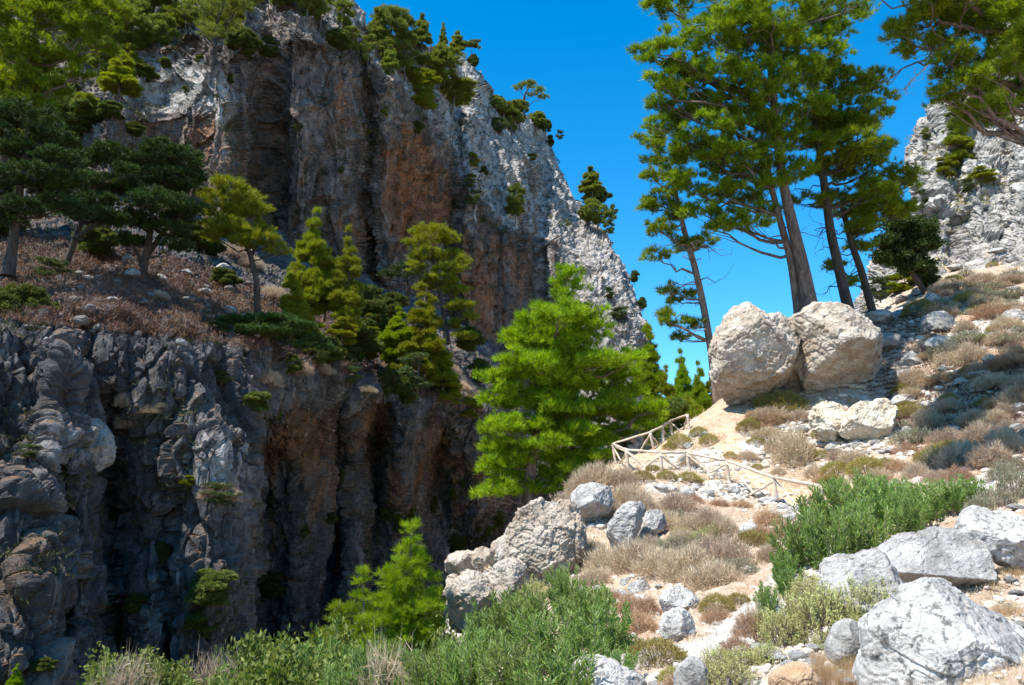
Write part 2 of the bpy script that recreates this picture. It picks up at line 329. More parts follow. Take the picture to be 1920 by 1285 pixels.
# -- B: the nearer, lower gorge wall on the left with its wooded bench above
def make_B():
    H, W = 720, 760
    px = np.linspace(-330, 1130, W)[None]+np.zeros((H, 1)); tb = ip(px, [(-330, 300), (0, 330), (300, 340), (600, 470), (800, 570), (950, 660), (1130, 860)]); vv = np.linspace(0, 1, H-60)[:, None]
    py = np.concatenate([np.linspace(1720, 1302, 60)[:, None]+0*px[:1], 1300+(tb[:1]-1300)*vv])
    F1 = ip(px, [(-330, 24), (0, 30), (90, 31), (190, 34), (225, 39), (262, 36.5), (330, 36), (440, 38), (463, 39.5), (474, 49), (600, 53), (690, 59), (750, 60), (860, 66), (950, 73), (1180, 92)])
    F2 = ip(px, [(-330, 26), (0, 31), (200, 35.5), (330, 37.5), (480, 42), (600, 49), (700, 56), (860, 65), (950, 73), (1180, 92)])
    k = sstep(py+0*px, 740, 860); F = F2*(1-k)+F1*k
    wob = 10*perlin(np.stack([px*0+4.5, py/110+px*0, px/260], -1))
    for c, y0, y1, a, wd in [(40, 900, 1300, 2, 60), (120, 700, 1250, -1.5, 14), (215, 760, 1150, -4.5, 18), (310, 860, 1300, -3, 12), (120, 620, 900, 1.5, 40), (400, 800, 1150, 1.5, 40), (560, 780, 1200, 2, 30), (625, 760, 1300, -5, 22), (700, 780, 1000, -6, 22), (760, 780, 950, 2, 30), (820, 800, 1000, -4, 22), (660, 1000, 1250, 3, 20), (900, 780, 1000, 3, 28), (500, 850, 1200, -3, 12), (870, 1000, 1200, -4, 40)]:
        F = F-a*np.exp(-((px+wob-c)/wd)**2)*sstep(py+0*px, y0-60, y0+60)*(1-sstep(py+0*px, y1-60, y1+60))
    ed = ip(px, [(-330, 610), (0, 605), (120, 590), (220, 585), (400, 640), (600, 690), (700, 735), (870, 760), (930, 800), (1000, 900), (1180, 1010)])
    kk = ip(px, [(-330, .10), (0, .115), (300, .125), (700, .21), (1000, .27)])
    up = np.maximum(ed-py, 0); dn = np.maximum(py-ed, 0)
    D = F+up*kk*(1+up*.0005)-.006*dn*(px < 470)+.002*dn*(px >= 470)
    # stepped blocky shoulder below the bench, left half
    D = D-0.018*dn*np.exp(-(dn/150.)**2)*(px < 470)+2.0*np.exp(-(dn/60.)**2)*(up <= 0)*0
    D = D+3.2*np.exp(-(((px-850)/230)**2+((py-960)/130)**2))   # hollow under the overhang
    P = pix(px, py, D); P = blur(blur(P, 3, 0), 2, 1); N = gnormal(P)
    if (N[400, 300]@FW) > 0: N = -N
    slope = sstep(up, 5, 60)
    d = 1.3*fbm(P*.11, 4)*(1-.4*slope)
    v = P*np.array([.6, .6, .08]); d += .75*fbm(v, 4, .55, True)*(1-slope)*(.35+.65*(px > 470))
    b, e, _ = blocks(P*np.array([.42, .42, .27]), .45, 1.0, .35, .1); d += .85*b*(1-.6*slope)*(1-.55*sstep(px+0*py, 440, 520))
    b2, e2, _ = blocks(P*np.array([1.1, 1.1, .34])+9, .9, .7, .5); d += .32*b2*(1-.5*sstep(px+0*py, 440, 520)*(1-slope))
    b3, e3, _ = blocks(P*np.array([2.6, 2.6, 1.0])+4, .9, .7, .5); d += .18*b3*(1-.6*slope)
    d += .14*fbm(P*np.array([1.1, 1.1, .4]), 5, .62, True)
    P2 = P+N*d[..., None]
    st = np.zeros(D.shape)
    for x, y, rx, ry, a in [(560, 830, 90, 90, .9), (700, 830, 40, 90, 1.), (830, 850, 60, 70, .85), (600, 930, 60, 120, .6), (60, 1080, 70, 140, .45), (285, 800, 40, 50, .5), (240, 950, 25, 110, .5), (750, 900, 70, 70, .6), (920, 850, 50, 60, .3), (880, 900, 80, 90, .5), (510, 1000, 25, 60, .9)]:
        st = np.maximum(st, a*np.exp(-(((px-x)/rx)**2+((py-y)/ry)**2)))
    me = new_mesh('wall', P2, grid_faces(H, W), False, M['wall'], {'stain': st, 'pale': .55*np.exp(-(((px-130)/110)**2+((py-830)/60)**2))+.7*np.exp(-(((px-400)/60)**2+((py-880)/70)**2))})  # pale patches paint the sunlit spots into the wall colour
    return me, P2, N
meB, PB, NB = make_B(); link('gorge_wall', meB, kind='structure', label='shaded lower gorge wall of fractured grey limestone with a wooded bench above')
zbuffer('B', PB)
# -- D: the sunlit cliff at the right edge
def make_D():
    H, W = 480, 420
    py = np.linspace(700, -160, H)[:, None]; u = np.linspace(-.25, 1, W)[None]
    pl = ip(py, [(-260, 2000), (-60, 1925), (60, 1885), (140, 1862), (190, 1792), (240, 1747), (300, 1722), (380, 1731), (425, 1722), (455, 1668), (520, 1640), (700, 1560)])
    uu = np.maximum(u, 0); t = np.clip(-u/.25, 0, 1)
    px = pl+(2150-pl)*uu+t*t*60
    D = ip(px, [(1560, 80), (1640, 76), (1722, 68), (1800, 66), (1920, 60), (2500, 40)])+t*30
    wob = 10*perlin(np.stack([px*0+8.5, py/90+px*0, px/200], -1))
    for c, a, wd in [(1740, -.8, 12), (1765, 1, 18), (1800, -.9, 14), (1840, 1.5, 24), (1895, -1.2, 12), (1925, 1, 24)]: D = D-a*np.exp(-((px+wob-c)/wd)**2)
    D = D+np.maximum(460-py, 0)*.045+np.maximum(150-py, 0)*.1-sstep(py+px*0, 440, 560)*6
    P = pix(px+0*D, py+0*D, D); P = blur(blur(P, 2, 0), 2, 1); N = gnormal(P)
    if (N[200, 200]@FW) > 0: N = -N
    d = 1.3*fbm(P*.09, 4)
    b, e, _ = blocks(P*np.array([.22, .22, .15]), .8, .6, .35, .08); d += 1.2*b
    b2, e2, _ = blocks(P*.6+9, .9, .6, .6); d += .42*b2
    b3, e3, _ = blocks(P*1.5+4, .9, .6, .4); d += .2*b3
    d += .4*fbm(P*.8, 5, .65, True)
    P2 = P+N*d[..., None]
    st = .35*sstep(fbm(P*.12, 2), -.1, .3)
    return new_mesh('cliff', P2, grid_faces(H, W), False, M['bright'], {'stain': st, 'pale': st*0+.3}), P2, N
meD, PD, ND = make_D(); link('sunlit_cliff', meD, kind='structure', label='sunlit pale limestone cliff rising at the right behind the pines')
zbuffer('D', PD)
# -- C: the slope we stand on, the fence path, the stream bed in the gorge
ctrl = [(2300, 1285, 4.5), (1920, 1285, 5.3), (1640, 1285, 6.2), (1500, 1285, 6.6), (1350, 1285, 7.2), (1200, 1285, 8), (1050, 1285, 9.2), (900, 1285, 11.5),
 (1920, 1150, 7.6), (1700, 1190, 7.4), (1600, 1150, 9), (1450, 1190, 9.3), (1300, 1200, 10.8), (1150, 1200, 11.5), (1000, 1200, 14),
 (1920, 1060, 10.2), (1700, 1090, 10), (1550, 1080, 12.5), (1400, 1110, 13.5), (1250, 1120, 15), (1100, 1120, 18), (960, 1120, 20.5),
 (1920, 980, 13.5), (2200, 980, 9), (1800, 990, 15), (1650, 1010, 17), (1500, 1030, 18.5), (1400, 1030, 19.5), (1250, 1030, 21), (1100, 1040, 22.5), (980, 1060, 23.5), (880, 1090, 23),
 (1920, 890, 22), (2200, 880, 16), (1780, 910, 23), (1620, 930, 26.5), (1540, 960, 30), (1459, 945, 33), (1414, 926, 34), (1370, 909, 35), (1293, 888, 36.4), (1243, 886, 36.8), (1179, 887, 37.2), (1156, 866, 39.4), (1100, 900, 35), (1060, 940, 30), (1020, 985, 27), (1200, 940, 30), (1320, 960, 27.5), (1400, 980, 25),
 (1500, 928, 33.4), (1430, 900, 35.8), (1370, 890, 37), (1293, 866, 38.6), (1200, 858, 39.8),
 (1470, 860, 38), (1400, 845, 39.5), (1330, 835, 41), (1250, 838, 41.8), (1230, 838, 44), (1250, 822, 48), (1290, 805, 52),
 (1580, 880, 33), (1600, 810, 38.5), (1500, 800, 40.5), (1400, 785, 42.5), (1320, 795, 44), (1350, 775, 44.5), (1430, 755, 44.5), (1520, 755, 43), (1600, 755, 42.5), (1690, 765, 41),
 (1700, 860, 32.5), (1780, 800, 35.5), (1900, 800, 31.5), (2200, 760, 24), (1780, 720, 40), (1900, 700, 37.5), (1720, 660, 44.5), (1820, 640, 43), (1900, 600, 44), (2200, 600, 34),
 (1650, 600, 49), (1580, 610, 49), (1520, 640, 49), (1430, 690, 49), (1360, 745, 49), (1740, 560, 53), (1850, 540, 52), (1920, 500, 55), (2300, 480, 45), (1800, 490, 64), (1680, 530, 66)]
cp = np.array([pix(*c) for c in ctrl])
extra = [(-7, 9, -6.5), (-4, 12, -5.2), (-3, 17, -6.5), (-8, 16, -8.5), (-15, 15, -8.5), (-4.5, 22, -8), (-5, 28, -8.5), (-12, 26, -8.5), (-3.5, 34, -7), (-2, 42, -4), (1.2, 47, -.5), (-4, 48, -6), (3, 52, .5), (2, 60, -4), (8, 60, 2.2), (14, 66, 2.), (10, 80, -4), (24, 80, 3), (-10, 60, -8), (20, 62, 6), (-3, 3, -3), (0, 1.5, -1.75), (3, 1, -1.7), (0, -6, -1.8), (-10, -5, -6), (10, -5, -1), (4, 1, -1.6), (30, -5, 3), (-30, -10, -8), (30, 20, 5.5), (40, 40, 13), (55, 60, 22), (45, 75, 21), (60, 90, 24), (0, 100, -8), (30, 110, 0), (-20, 30, -8.5), (-30, 60, -8), (.5, 28, -1.5), (-1.5, 36, -2.6)]
cp = np.vstack([cp, np.array(extra, float)])
def _phi(r2): return np.sqrt(r2+.8)
_X = cp[:, :2]; _K = _phi(((_X[:, None]-_X[None])**2).sum(-1)); _K += np.eye(len(cp))*-.25
_Wt = np.linalg.solve(np.block([[_K, np.ones((len(cp), 1))], [np.ones((1, len(cp))), np.zeros((1, 1))]]), np.append(cp[:, 2], 0))
def z_smooth(x, y):
    sh = np.shape(x); x = np.ravel(x); y = np.ravel(y); out = np.full(len(x), _Wt[-1])
    for i in range(len(cp)): out += _Wt[i]*_phi((x-_X[i, 0])**2+(y-_X[i, 1])**2)
    r = np.hypot(x, y); f = sstep(r, 95, 170); out = out*(1-f)-8*f
    return out.reshape(sh)
def make_C():
    th = np.radians(np.concatenate([np.linspace(-178, -42, 40), np.linspace(-40, 41, 960), np.linspace(43, 178, 40)]))[:, None]
    r = np.concatenate([np.geomspace(1.2, 95, 800), np.geomspace(98, 3500, 40)])[None]
    x = r*np.sin(th); y = r*np.cos(th); z = z_smooth(x, y); P = np.stack([x, y, z], -1)
    N = gnormal(P); 
    if N[500, 100, 2] < 0: N = -N
    fade = (1-sstep(r+0*th, 85, 100))
    n1 = fbm(P*.22, 3); d = .38*n1*sstep(r+0*th, 8, 30)
    b, e, ids = blocks(P*.55+3, .8, .9, .5, .1)
    rk = sstep(fbm(P*.2+40, 4, .55), .12, .3)*(1-.6*sstep(r+0*th, 60, 80))
    steepness = sstep(N[..., 2], .85, .6); rk = np.maximum(rk, steepness*.9)
    gorge = sstep(-z, 2.8, 4.5)
    d += .3*np.maximum(b, -.1)*rk
    b2, _, _ = blocks(P*1.7+3, .8, .8, .3); d += .10*b2*(.35+rk)
    b3, _, _ = blocks(P*5.+3, .8, .8, .3); d += .03*b3
    d += .13*fbm(P*1.1, 5, .6)+.06*fbm(P*4., 3, .6, True)*(1-sstep(r+0*th, 30, 60))
    P2 = P+N*(d*fade)[..., None]
    return new_mesh('ground', P2, grid_faces(*z.shape), True, M['ground'], {'rock': rk*(1-gorge*.5), 'green': gorge*.8}), P2, N
meC, PC, NC = make_C(); link('hillside_ground', meC, kind='structure')
zbuffer('C', PC)
# path strip behind the fence
def near_ground(x, y):
    """height of the built ground at x, y (numpy arrays)"""
    th = np.degrees(np.arctan2(x, y)); r = np.hypot(x, y)
    fi = 40+(th+40)/81*959; ri = np.log(np.maximum(r, 1.2)/1.2)/np.log(95/1.2)*799
    a = np.clip(fi.round().astype(int), 0, PC.shape[0]-1); b = np.clip(ri.round().astype(int), 0, PC.shape[1]-1)
    return PC[a, b, 2]
def G(x, y): return float(near_ground(np.array([x]), np.array([y]))[0])
pl = np.array([hit(px, py, 'C') for px, py in [(1600, 935), (1540, 938), (1500, 925), (1445, 905), (1375, 885), (1300, 868), (1225, 860), (1178, 853), (1205, 842), (1240, 822)]])
tt = np.linspace(0, len(pl)-1, 260); cen = np.stack([np.interp(tt, np.arange(len(pl)), pl[:, k]) for k in range(3)], -1); cen = blur(cen, 12, 0)
tg = np.gradient(cen[:, :2], axis=0); tg /= np.linalg.norm(tg, axis=1)[:, None]; sd = np.stack([tg[:, 1], -tg[:, 0]], -1)
wv = np.linspace(-.75, .75, 12); X = cen[:, None, 0]+sd[:, None, 0]*wv[None]*(1+.15*np.sin(tt*9))[:, None]; Y = cen[:, None, 1]+sd[:, None, 1]*wv[None]
Zp = near_ground(X.ravel(), Y.ravel()).reshape(X.shape); Zp = blur(blur(Zp, 2, 0), 2, 1)+.05-.1*(np.abs(wv)/.75)[None]**4
link('path', new_mesh('path', np.stack([X, Y, Zp], -1), grid_faces(*X.shape), True, M['path']), kind='structure')
# ------------------------------------------------------------------ LABELS
LM = [("the left giant boulder", 1410, 670), ("the right giant boulder", 1590, 660), ("the cream slab", 1632, 785), ("the fence's corner post", 1152, 850), ("the fence's lower end", 1500, 925),
      ("the middle of the fence", 1330, 880), ("the split grey rock", 1190, 985), ("the overhanging tilted slab", 1755, 1055), ("the big white rock", 1790, 1200), ("the smooth grey egg rock", 1595, 1205),
      ("the round white stone", 1403, 996), ("the crumbling outcrop", 1010, 1015), ("the big bushy pine", 1050, 740), ("the lichened rock at the lower edge", 1140, 1265), ("the low stone row", 1175, 1105),
      ("the leafy oleander thicket", 1620, 960), ("the lower oleander thicket", 1020, 1180), ("the dark slope rocks", 1760, 630), ("the sunlit right cliff", 1840, 400), ("the tall twin pine", 1510, 540),
      ("the tall yellow-green pine in the gorge", 770, 1120), ("the flat-topped juniper", 490, 640), ("the lone leaning ridge pine", 990, 175), ("the bare orange cliff patch", 785, 350),
      ("the sunlit rock pillar", 400, 880), ("the shadowed right slope", 1850, 760), ("the round-crowned light green pine", 440, 430), ("the layered cliff pine", 820, 500), ("the pale buttress", 1130, 520)]
ORD = ['closest', 'second closest', 'third closest', 'fourth closest', 'fifth closest', 'sixth closest', 'seventh closest', 'eighth closest', 'ninth closest', 'tenth closest', 'eleventh closest', 'twelfth closest', 'thirteenth closest', 'fourteenth closest', 'fifteenth closest']
PENDING = []
def later(o, look, px, py): PENDING.append((o, look, px, py))
def finish_labels():
    d = {}
    for o, look, px, py in PENDING:
        c = []
        for n, x, y in LM: c.append((math.hypot(px-x, py-y), n, x, y))
        r, n, x, y = min(c); dx, dy = px-x, py-y
        rel = ('right of' if dx > 0 else 'left of') if abs(dx) > abs(dy) else ('below' if dy > 0 else 'above')
        d.setdefault((look, rel, n), []).append((r, o))
    for (look, rel, n), L in d.items():
        L.sort(key=lambda t: t[0])
        for i, (r, o) in enumerate(L): o['label'] = f"{look} {rel} {n}" if len(L) == 1 else f"{look} {rel} {n}, {ORD[min(i, 14)]}"
# ------------------------------------------------------------------ ROCKS
ICO = {}
def ico(l):
    if l not in ICO:
        bm = bmesh.new(); bmesh.ops.create_icosphere(bm, subdivisions=l, radius=1)
        V = np.array([v.co[:] for v in bm.verts]); F = np.array([[v.index for v in f.verts] for f in bm.faces]); bm.free(); ICO[l] = (V, F)
    return ICO[l]
def shape_rock(V, F, R, cuts, rs, rough=1., flat=12, front=False):
    """cut facets, then break the surface up"""
    g = np.random.default_rng(rs)
    for n, off in cuts:
        n = np.array(n, float); n /= np.linalg.norm(n); h = V@n/R; V = V-np.outer(np.maximum(h-off, 0)*R*.93, n)
    for _ in range(flat):
        n = g.normal(size=3); n /= np.linalg.norm(n)
        if front:
            n[2] = abs(n[2])+.35; n /= np.linalg.norm(n)
        h = V@n/R; off = h.max()*g.uniform(.66, .9); V = V-np.outer(np.maximum(h-off, 0)*R*.96, n)
    c = V[F]; fn = np.cross(c[:, 1]-c[:, 0], c[:, 2]-c[:, 0]); N = np.zeros_like(V)
    for k in range(3): np.add.at(N, F[:, k], fn)
    N /= np.maximum(np.linalg.norm(N, axis=1, keepdims=True), 1e-9)
    q = V/R+rs*3.7
    b, _, _ = blocks(q*1.5, .6, .5, .3, .06); b2, _, _ = blocks(q*4.2, .8, .5, .5, .1)
    b3, _, _ = blocks(q*9., .8, .5, .5, .12); d = .055*b+.03*b2+.012*b3+.075*fbm(q*2.2, 7, .62)+.02*fbm(q*9, 3, .6, True)
    return V+N*(d*R*rough)[:, None]
def outline_rock(name, label, cat, poly, depth, thick=.8, cuts=(), mat='boulder', lev=6, seed=1, rough=1., flat=5, group=None, squash=2.6, back=.35, tag=True, snap=True):
    p = np.array(poly, float)
    if snap:
        yb = p[:, 1].max(); xb = p[p[:, 1] > yb-6, 0].mean(); dd = min(depth_at('C', xb+k, min(yb-3, 1300)) for k in (-6, 0, 6))
        if dd < 1e8: depth = dd
        p = p.mean(0)+(p-p.mean(0))*(1.12 if group == 'rocks of the crumbling outcrop' else .975 if group == K else 1.03)
        low = p[:, 1] > (yb*.7+p[:, 1].min()*.3); p[low, 1] += .05*(yb-p[:, 1].min()); back = 0
    c = p.mean(0); s = depth/FPX
    q = (p-c)*s; q[:, 1] *= -1; ang = np.arctan2(q[:, 1], q[:, 0]); rad = np.hypot(q[:, 0], q[:, 1]); o = np.argsort(ang); ang, rad = ang[o], rad[o]
    V, F = ico(lev); phi = np.arctan2(V[:, 1], V[:, 0])
    R = np.interp(phi, np.r_[ang-2*np.pi, ang, ang+2*np.pi], np.r_[rad, rad, rad]); Rm = rad.mean()
    rho = np.hypot(V[:, 0], V[:, 1]); k = (rho**squash+np.abs(V[:, 2])**squash)**(-1/squash)
    W = np.stack([V[:, 0]*R*k, V[:, 1]*R*k, V[:, 2]*k*Rm*thick], 1)
    W = shape_rock(W, F, Rm, cuts, seed, rough, flat, True)
    cen = pix(c[0], c[1], depth+Rm*thick*back)
    Wd = cen+W[:, :1]*RT+W[:, 1:2]*UP-W[:, 2:]*FW
    base = np.array([cen[0], cen[1], Wd[:, 2].min()])
    me = new_mesh(name, Wd-base, F, True, M[mat])
    ob = link(name, me, None, base)
    if tag:
        ob['category'] = cat
        if label: ob['label'] = label
        else: later(ob, 'rock', c[0], c[1])
        if group: ob['group'] = group
    return ob
K = 'large boulders perched above the path'
outline_rock('boulder', 'left giant pale boulder with pointed top perched above the path', 'boulder', [(1395, 567), (1410, 574), (1432, 590), (1467, 589), (1490, 602), (1497, 631), (1489, 648), (1479, 684), (1474, 714), (1464, 738), (1424, 751), (1374, 771), (1357, 741), (1342, 714), (1335, 681), (1338, 641), (1357, 607), (1377, 580)], 42.5, .85, [((-.1, -.8, .6), .66), ((-.5, .5, .7), .86), ((.5, .5, .7), .8)], lev=7, flat=2, seed=3, group=K, rough=1.1)
outline_rock('boulder', 'right giant pale boulder with shaded underside, biggest in the photo', 'boulder', [(1534, 565), (1564, 570), (1601, 587), (1628, 611), (1658, 631), (1671, 661), (1681, 684), (1678, 714), (1651, 741), (1598, 746), (1534, 743), (1513, 720), (1507, 681), (1504, 640), (1490, 613), (1488, 594), (1511, 577)], 40.5, .95, [((.1, -.72, .68), .36), ((.8, -.2, .55), .62), ((-.35, .5, .8), .74), ((.35, .6, .7), .72)], lev=7, flat=2, seed=8, group=K, rough=1.)
outline_rock('boulder', 'narrow pale boulder wedged between the two giant boulders', 'boulder', [(1481, 647), (1500, 634), (1512, 650), (1516, 690), (1517, 722), (1494, 741), (1476, 726), (1476, 684)], 41.2, 1.0, [((-.1, -.7, .6), .6)], lev=6, seed=5, group=K)
outline_rock('rock_slab', 'cream slab in full sun below the right giant boulder', 'rock', [(1588, 785), (1605, 762), (1640, 755), (1668, 752), (1682, 775), (1680, 800), (1640, 822), (1600, 824), (1580, 812)], 39, .8, [((-.1, .6, .8), .5)], 'cream_rock', 6, 11, rough=1.7, flat=7)
outline_rock('rock', 'crumbly cream rock left of the cream slab', 'rock', [(1528, 766), (1545, 757), (1570, 756), (1590, 768), (1588, 800), (1560, 828), (1535, 812)], 39.5, .8, [((-.1, .6, .8), .5)], 'cream_rock', 6, 12, rough=2.0, flat=7)
outline_rock('rock_slab', 'overhanging tilted slab with dark underside above the big white rock', 'rock', [(1656, 1037), (1675, 1025), (1738, 1007), (1828, 1005), (1848, 1015), (1849, 1056), (1846, 1082), (1840, 1106), (1828, 1112), (1781, 1108), (1748, 1103), (1711, 1109), (1688, 1086), (1661, 1059)], 9.6, .75, [((-.05, .8, .62), .26), ((-.12, -.8, .6), .30)], 'grey_rock', 7, 21, rough=.8, flat=0, squash=3.2)
outline_rock('boulder', 'big white rock with black lichen in the lower right corner', 'boulder', [(1758, 1096), (1822, 1106), (1855, 1139), (1900, 1168), (1985, 1205), (2020, 1270), (1990, 1370), (1800, 1390), (1640, 1360), (1622, 1290), (1632, 1240), (1634, 1193), (1658, 1166), (1705, 1139), (1725, 1112)], 5.9, .8, [((-.3, .72, .6), .46), ((.5, .75, .4), .42), ((-.7, .1, .65), .6), ((.1, .1, .99), .5)], 'white_rock', 7, 22, rough=.75, flat=3, back=.05, snap=False, squash=3)
outline_rock('rock', 'smooth grey egg rock standing beside the big white rock', 'rock', [(1581, 1168), (1601, 1165), (1624, 1187), (1630, 1210), (1603, 1226), (1567, 1243), (1553, 1232), (1562, 1195)], 7.4, .9, [((.5, -.5, .7), .7)], 'grey_rock', 6, 23, rough=.6, flat=3)
outline_rock('boulder', 'long pale rock at the right edge behind the tilted slab', 'boulder', [(1802, 999), (1818, 962), (1838, 952), (1875, 967), (1930, 985), (1990, 1010), (1990, 1050), (1900, 1050), (1840, 1030)], 13, .8, [((-.1, .8, .5), .4)], 'white_rock', 6, 24)
outline_rock('rock', 'grey rock cut by the right edge beside the tilted slab', 'rock', [(1878, 1035), (1890, 1022), (1915, 1018), (1940, 1030), (1945, 1055), (1905, 1062), (1885, 1052)], 10.6, .8, [], 'grey_rock', 5, 25)
outline_rock('boulder', 'half hidden grey rock behind pale sage, left of the tilted slab', 'boulder', [(1547, 1066), (1614, 1052), (1655, 1036), (1678, 1068), (1708, 1109), (1690, 1150), (1600, 1160), (1550, 1130)], 10.2, .8, [((-.3, .7, .7), .4)], 'grey_rock', 6, 26, flat=3, rough=1.3)
outline_rock('boulder', 'lichen spotted white rock at the lower edge left of the sage', 'boulder', [(1075, 1253), (1091, 1240), (1118, 1235), (1142, 1243), (1165, 1258), (1206, 1278), (1215, 1330), (1140, 1350), (1075, 1320)], 8.2, .8, [((-.1, .75, .6), .6)], 'white_rock', 6, 27)
outline_rock('rock', 'lichened grey rock at the lower edge left of yellow sage', 'rock', [(1268, 1265), (1285, 1243), (1300, 1233), (1318, 1243), (1324, 1265), (1312, 1300), (1272, 1300)], 7.2, .8, [], 'grey_rock', 6, 28)
outline_rock('rock', 'brown pitted rock at the lower edge left of the egg rock', 'rock', [(1446, 1275), (1478, 1256), (1505, 1247), (1528, 1262), (1540, 1290), (1500, 1310), (1450, 1305)], 6.5, .8, [], 'ochre_rock', 6, 29, rough=1.3)
outline_rock('rock', 'flat topped pale rock above a second rock, under the low stone row', 'rock', [(1238, 1124), (1250, 1110), (1290, 1108), (1308, 1120), (1306, 1140), (1280, 1150), (1246, 1145)], 12.6, .8, [((-.1, .85, .5), .45), ((.2, -.7, .6), .5)], 'white_rock', 6, 30, flat=9, rough=1.4)
outline_rock('rock', 'pale rock directly beneath a flat topped rock on the slope', 'rock', [(1240, 1185), (1254, 1150), (1285, 1145), (1300, 1165), (1292, 1197), (1248, 1202)], 12.0, .8, [], 'white_rock', 6, 31, flat=9, rough=1.4)
outline_rock('split_rock', 'left half of the split grey rock, tall with dark right side', 'rock', [(1142, 1012), (1150, 975), (1162, 957), (1178, 945), (1200, 943), (1218, 950), (1208, 975), (1194, 1000), (1178, 1027), (1152, 1030)], 21.5, .7, [((-.35, .4, .85), .45), ((.85, -.2, .5), .42)], 'grey_rock', 6, 32, rough=1.3, group='halves of the split rock')
outline_rock('split_rock', 'right half of the split grey rock, leaning low', 'rock', [(1185, 1014), (1200, 985), (1220, 959), (1242, 960), (1248, 985), (1228, 998), (1205, 1012)], 21.8, .7, [((.1, .6, .8), .5)], 'grey_rock', 6, 33, rough=1.3, group='halves of the split rock')
outline_rock('rock', 'rounded grey rock above the crumbling outcrop, dark underneath', 'rock', [(1075, 929), (1091, 908), (1125, 904), (1145, 918), (1150, 945), (1130, 965), (1110, 982), (1085, 972), (1076, 955)], 27, .8, [((.1, -.7, .7), .42), ((-.5, .55, .7), .58), ((.6, .4, .7), .55), ((0, .9, .3), .6)], 'grey_rock', 6, 34, flat=4, rough=1.3)
outline_rock('rock', 'round white stone alone on the dry slope', 'rock', [(1384, 998), (1390, 985), (1403, 982), (1418, 985), (1424, 998), (1415, 1009), (1395, 1010)], 20.5, .8, [], 'white_rock', 5, 35)
KO = 'rocks of the crumbling outcrop'
outline_rock('outcrop_rock', 'leftmost rounded head of the crumbling outcrop', 'rock', [(838, 1060), (843, 1046), (862, 1040), (885, 1041), (897, 1060), (893, 1088), (868, 1097), (846, 1082)], 23.5, 1., [((.3, -.6, .7), .6)], 'boulder', 6, 40, group=KO, rough=1.7, flat=9)
outline_rock('outcrop_rock', 'small knob between the two upper heads of the outcrop', 'rock', [(886, 1043), (900, 1030), (922, 1038), (922, 1060), (900, 1068), (888, 1060)], 23.7, 1., [], 'boulder', 6, 41, group=KO, rough=1.7, flat=9)
outline_rock('outcrop_rock', 'tilted oblong stone on top of the outcrop edge', 'rock', [(915, 1052), (920, 1035), (932, 1016), (948, 1009), (956, 1022), (950, 1050), (932, 1063)], 23.9, .9, [], 'boulder', 6, 42, group=KO, rough=1.7, flat=9)
outline_rock('outcrop_rock', 'lowest hanging rock face at the left end of the outcrop', 'rock', [(836, 1088), (860, 1088), (895, 1082), (918, 1100), (922, 1135), (900, 1160), (882, 1190), (860, 1175), (845, 1125)], 23.2, .9, [((-.3, -.2, .9), .6), ((.5, -.6, .6), .6)], 'boulder', 6, 43, group=KO, rough=1.9, flat=8)
outline_rock('outcrop_rock', 'middle lower block of the crumbling outcrop', 'rock', [(918, 1085), (940, 1062), (965, 1055), (985, 1068), (980, 1105), (960, 1140), (925, 1145)], 23.6, .9, [], 'boulder', 6, 44, group=KO, rough=1.9, flat=8)
outline_rock('outcrop_rock', 'largest rugged slab of the crumbling outcrop, rising to its top', 'rock', [(950, 1010), (965, 980), (1000, 955), (1045, 945), (1072, 960), (1088, 995), (1080, 1040), (1040, 1085), (985, 1090), (955, 1060)], 25.5, .6, [((-.3, .5, .8), .35)], 'boulder', 7, 45, group=KO, rough=2.0)
# blocks built into the shoulder of the shaded wall
KB = 'fractured blocks of the shaded wall'
for i, (pl_, dd, lb) in enumerate([([(271, 735), (290, 700), (330, 692), (361, 715), (350, 755), (300, 768), (275, 760)], 36.5, 'wide grey block on the shaded wall under the dry bench'),
    ([(328, 770), (350, 735), (380, 722), (396, 740), (390, 785), (350, 795)], 36.8, 'slanting grey block leaning right on the shaded wall'),
    ([(205, 700), (215, 670), (235, 668), (240, 700), (230, 755), (208, 760)], 36, 'narrow upright block on the shaded wall'),
    ([(268, 790), (290, 765), (318, 775), (322, 830), (300, 862), (272, 850)], 35.5, 'tall brownish block above the sunlit pillar'),
    ([(180, 615), (200, 605), (214, 620), (212, 660), (190, 672), (178, 650)], 36, 'squarish block at the top of the shaded wall'),
    ([(218, 625), (245, 612), (266, 630), (264, 665), (235, 678), (220, 660)], 36.8, 'rounded block right of a squarish block atop the wall'),
    ([(385, 800), (400, 782), (422, 788), (424, 805), (402, 814)], 37, 'small grey stone resting above the sunlit pillar'),
    ([(333, 850), (350, 820), (400, 812), (452, 815), (460, 860), (462, 920), (440, 945), (380, 900), (340, 920)], 37.2, 'sunlit rock pillar with rough white top on the shaded wall'),
    ([(35, 640), (60, 628), (110, 640), (146, 655), (140, 672), (90, 680), (50, 665)], 31.8, 'flat sunlit ledge stone at the left of the wall'),
    ([(35, 1165), (60, 1155), (95, 1160), (103, 1200), (95, 1240), (50, 1235), (36, 1205)], 28, 'bluish square block low in the left corner'),
    ([(65, 760), (90, 730), (150, 725), (165, 770), (150, 800), (90, 805)], 32.5, 'bulging grey block left of the dark gully'),
    ([(50, 830), (70, 790), (130, 780), (200, 815), (205, 870), (150, 890), (70, 880)], 31.9, 'broad speckled block with sun on its edge'),]):
    outline_rock('wall_block', lb, 'rock block', pl_, dd, .9, [((-.1, .75, .5), .5)] if i == 7 else [], 'wall' if i not in (7, 8, 11) else 'grey_rock', 6, 60+i, group=KB, rough=1.7, flat=9, snap=False)  # blocks in sun get the paler rock, shaded ones the dark
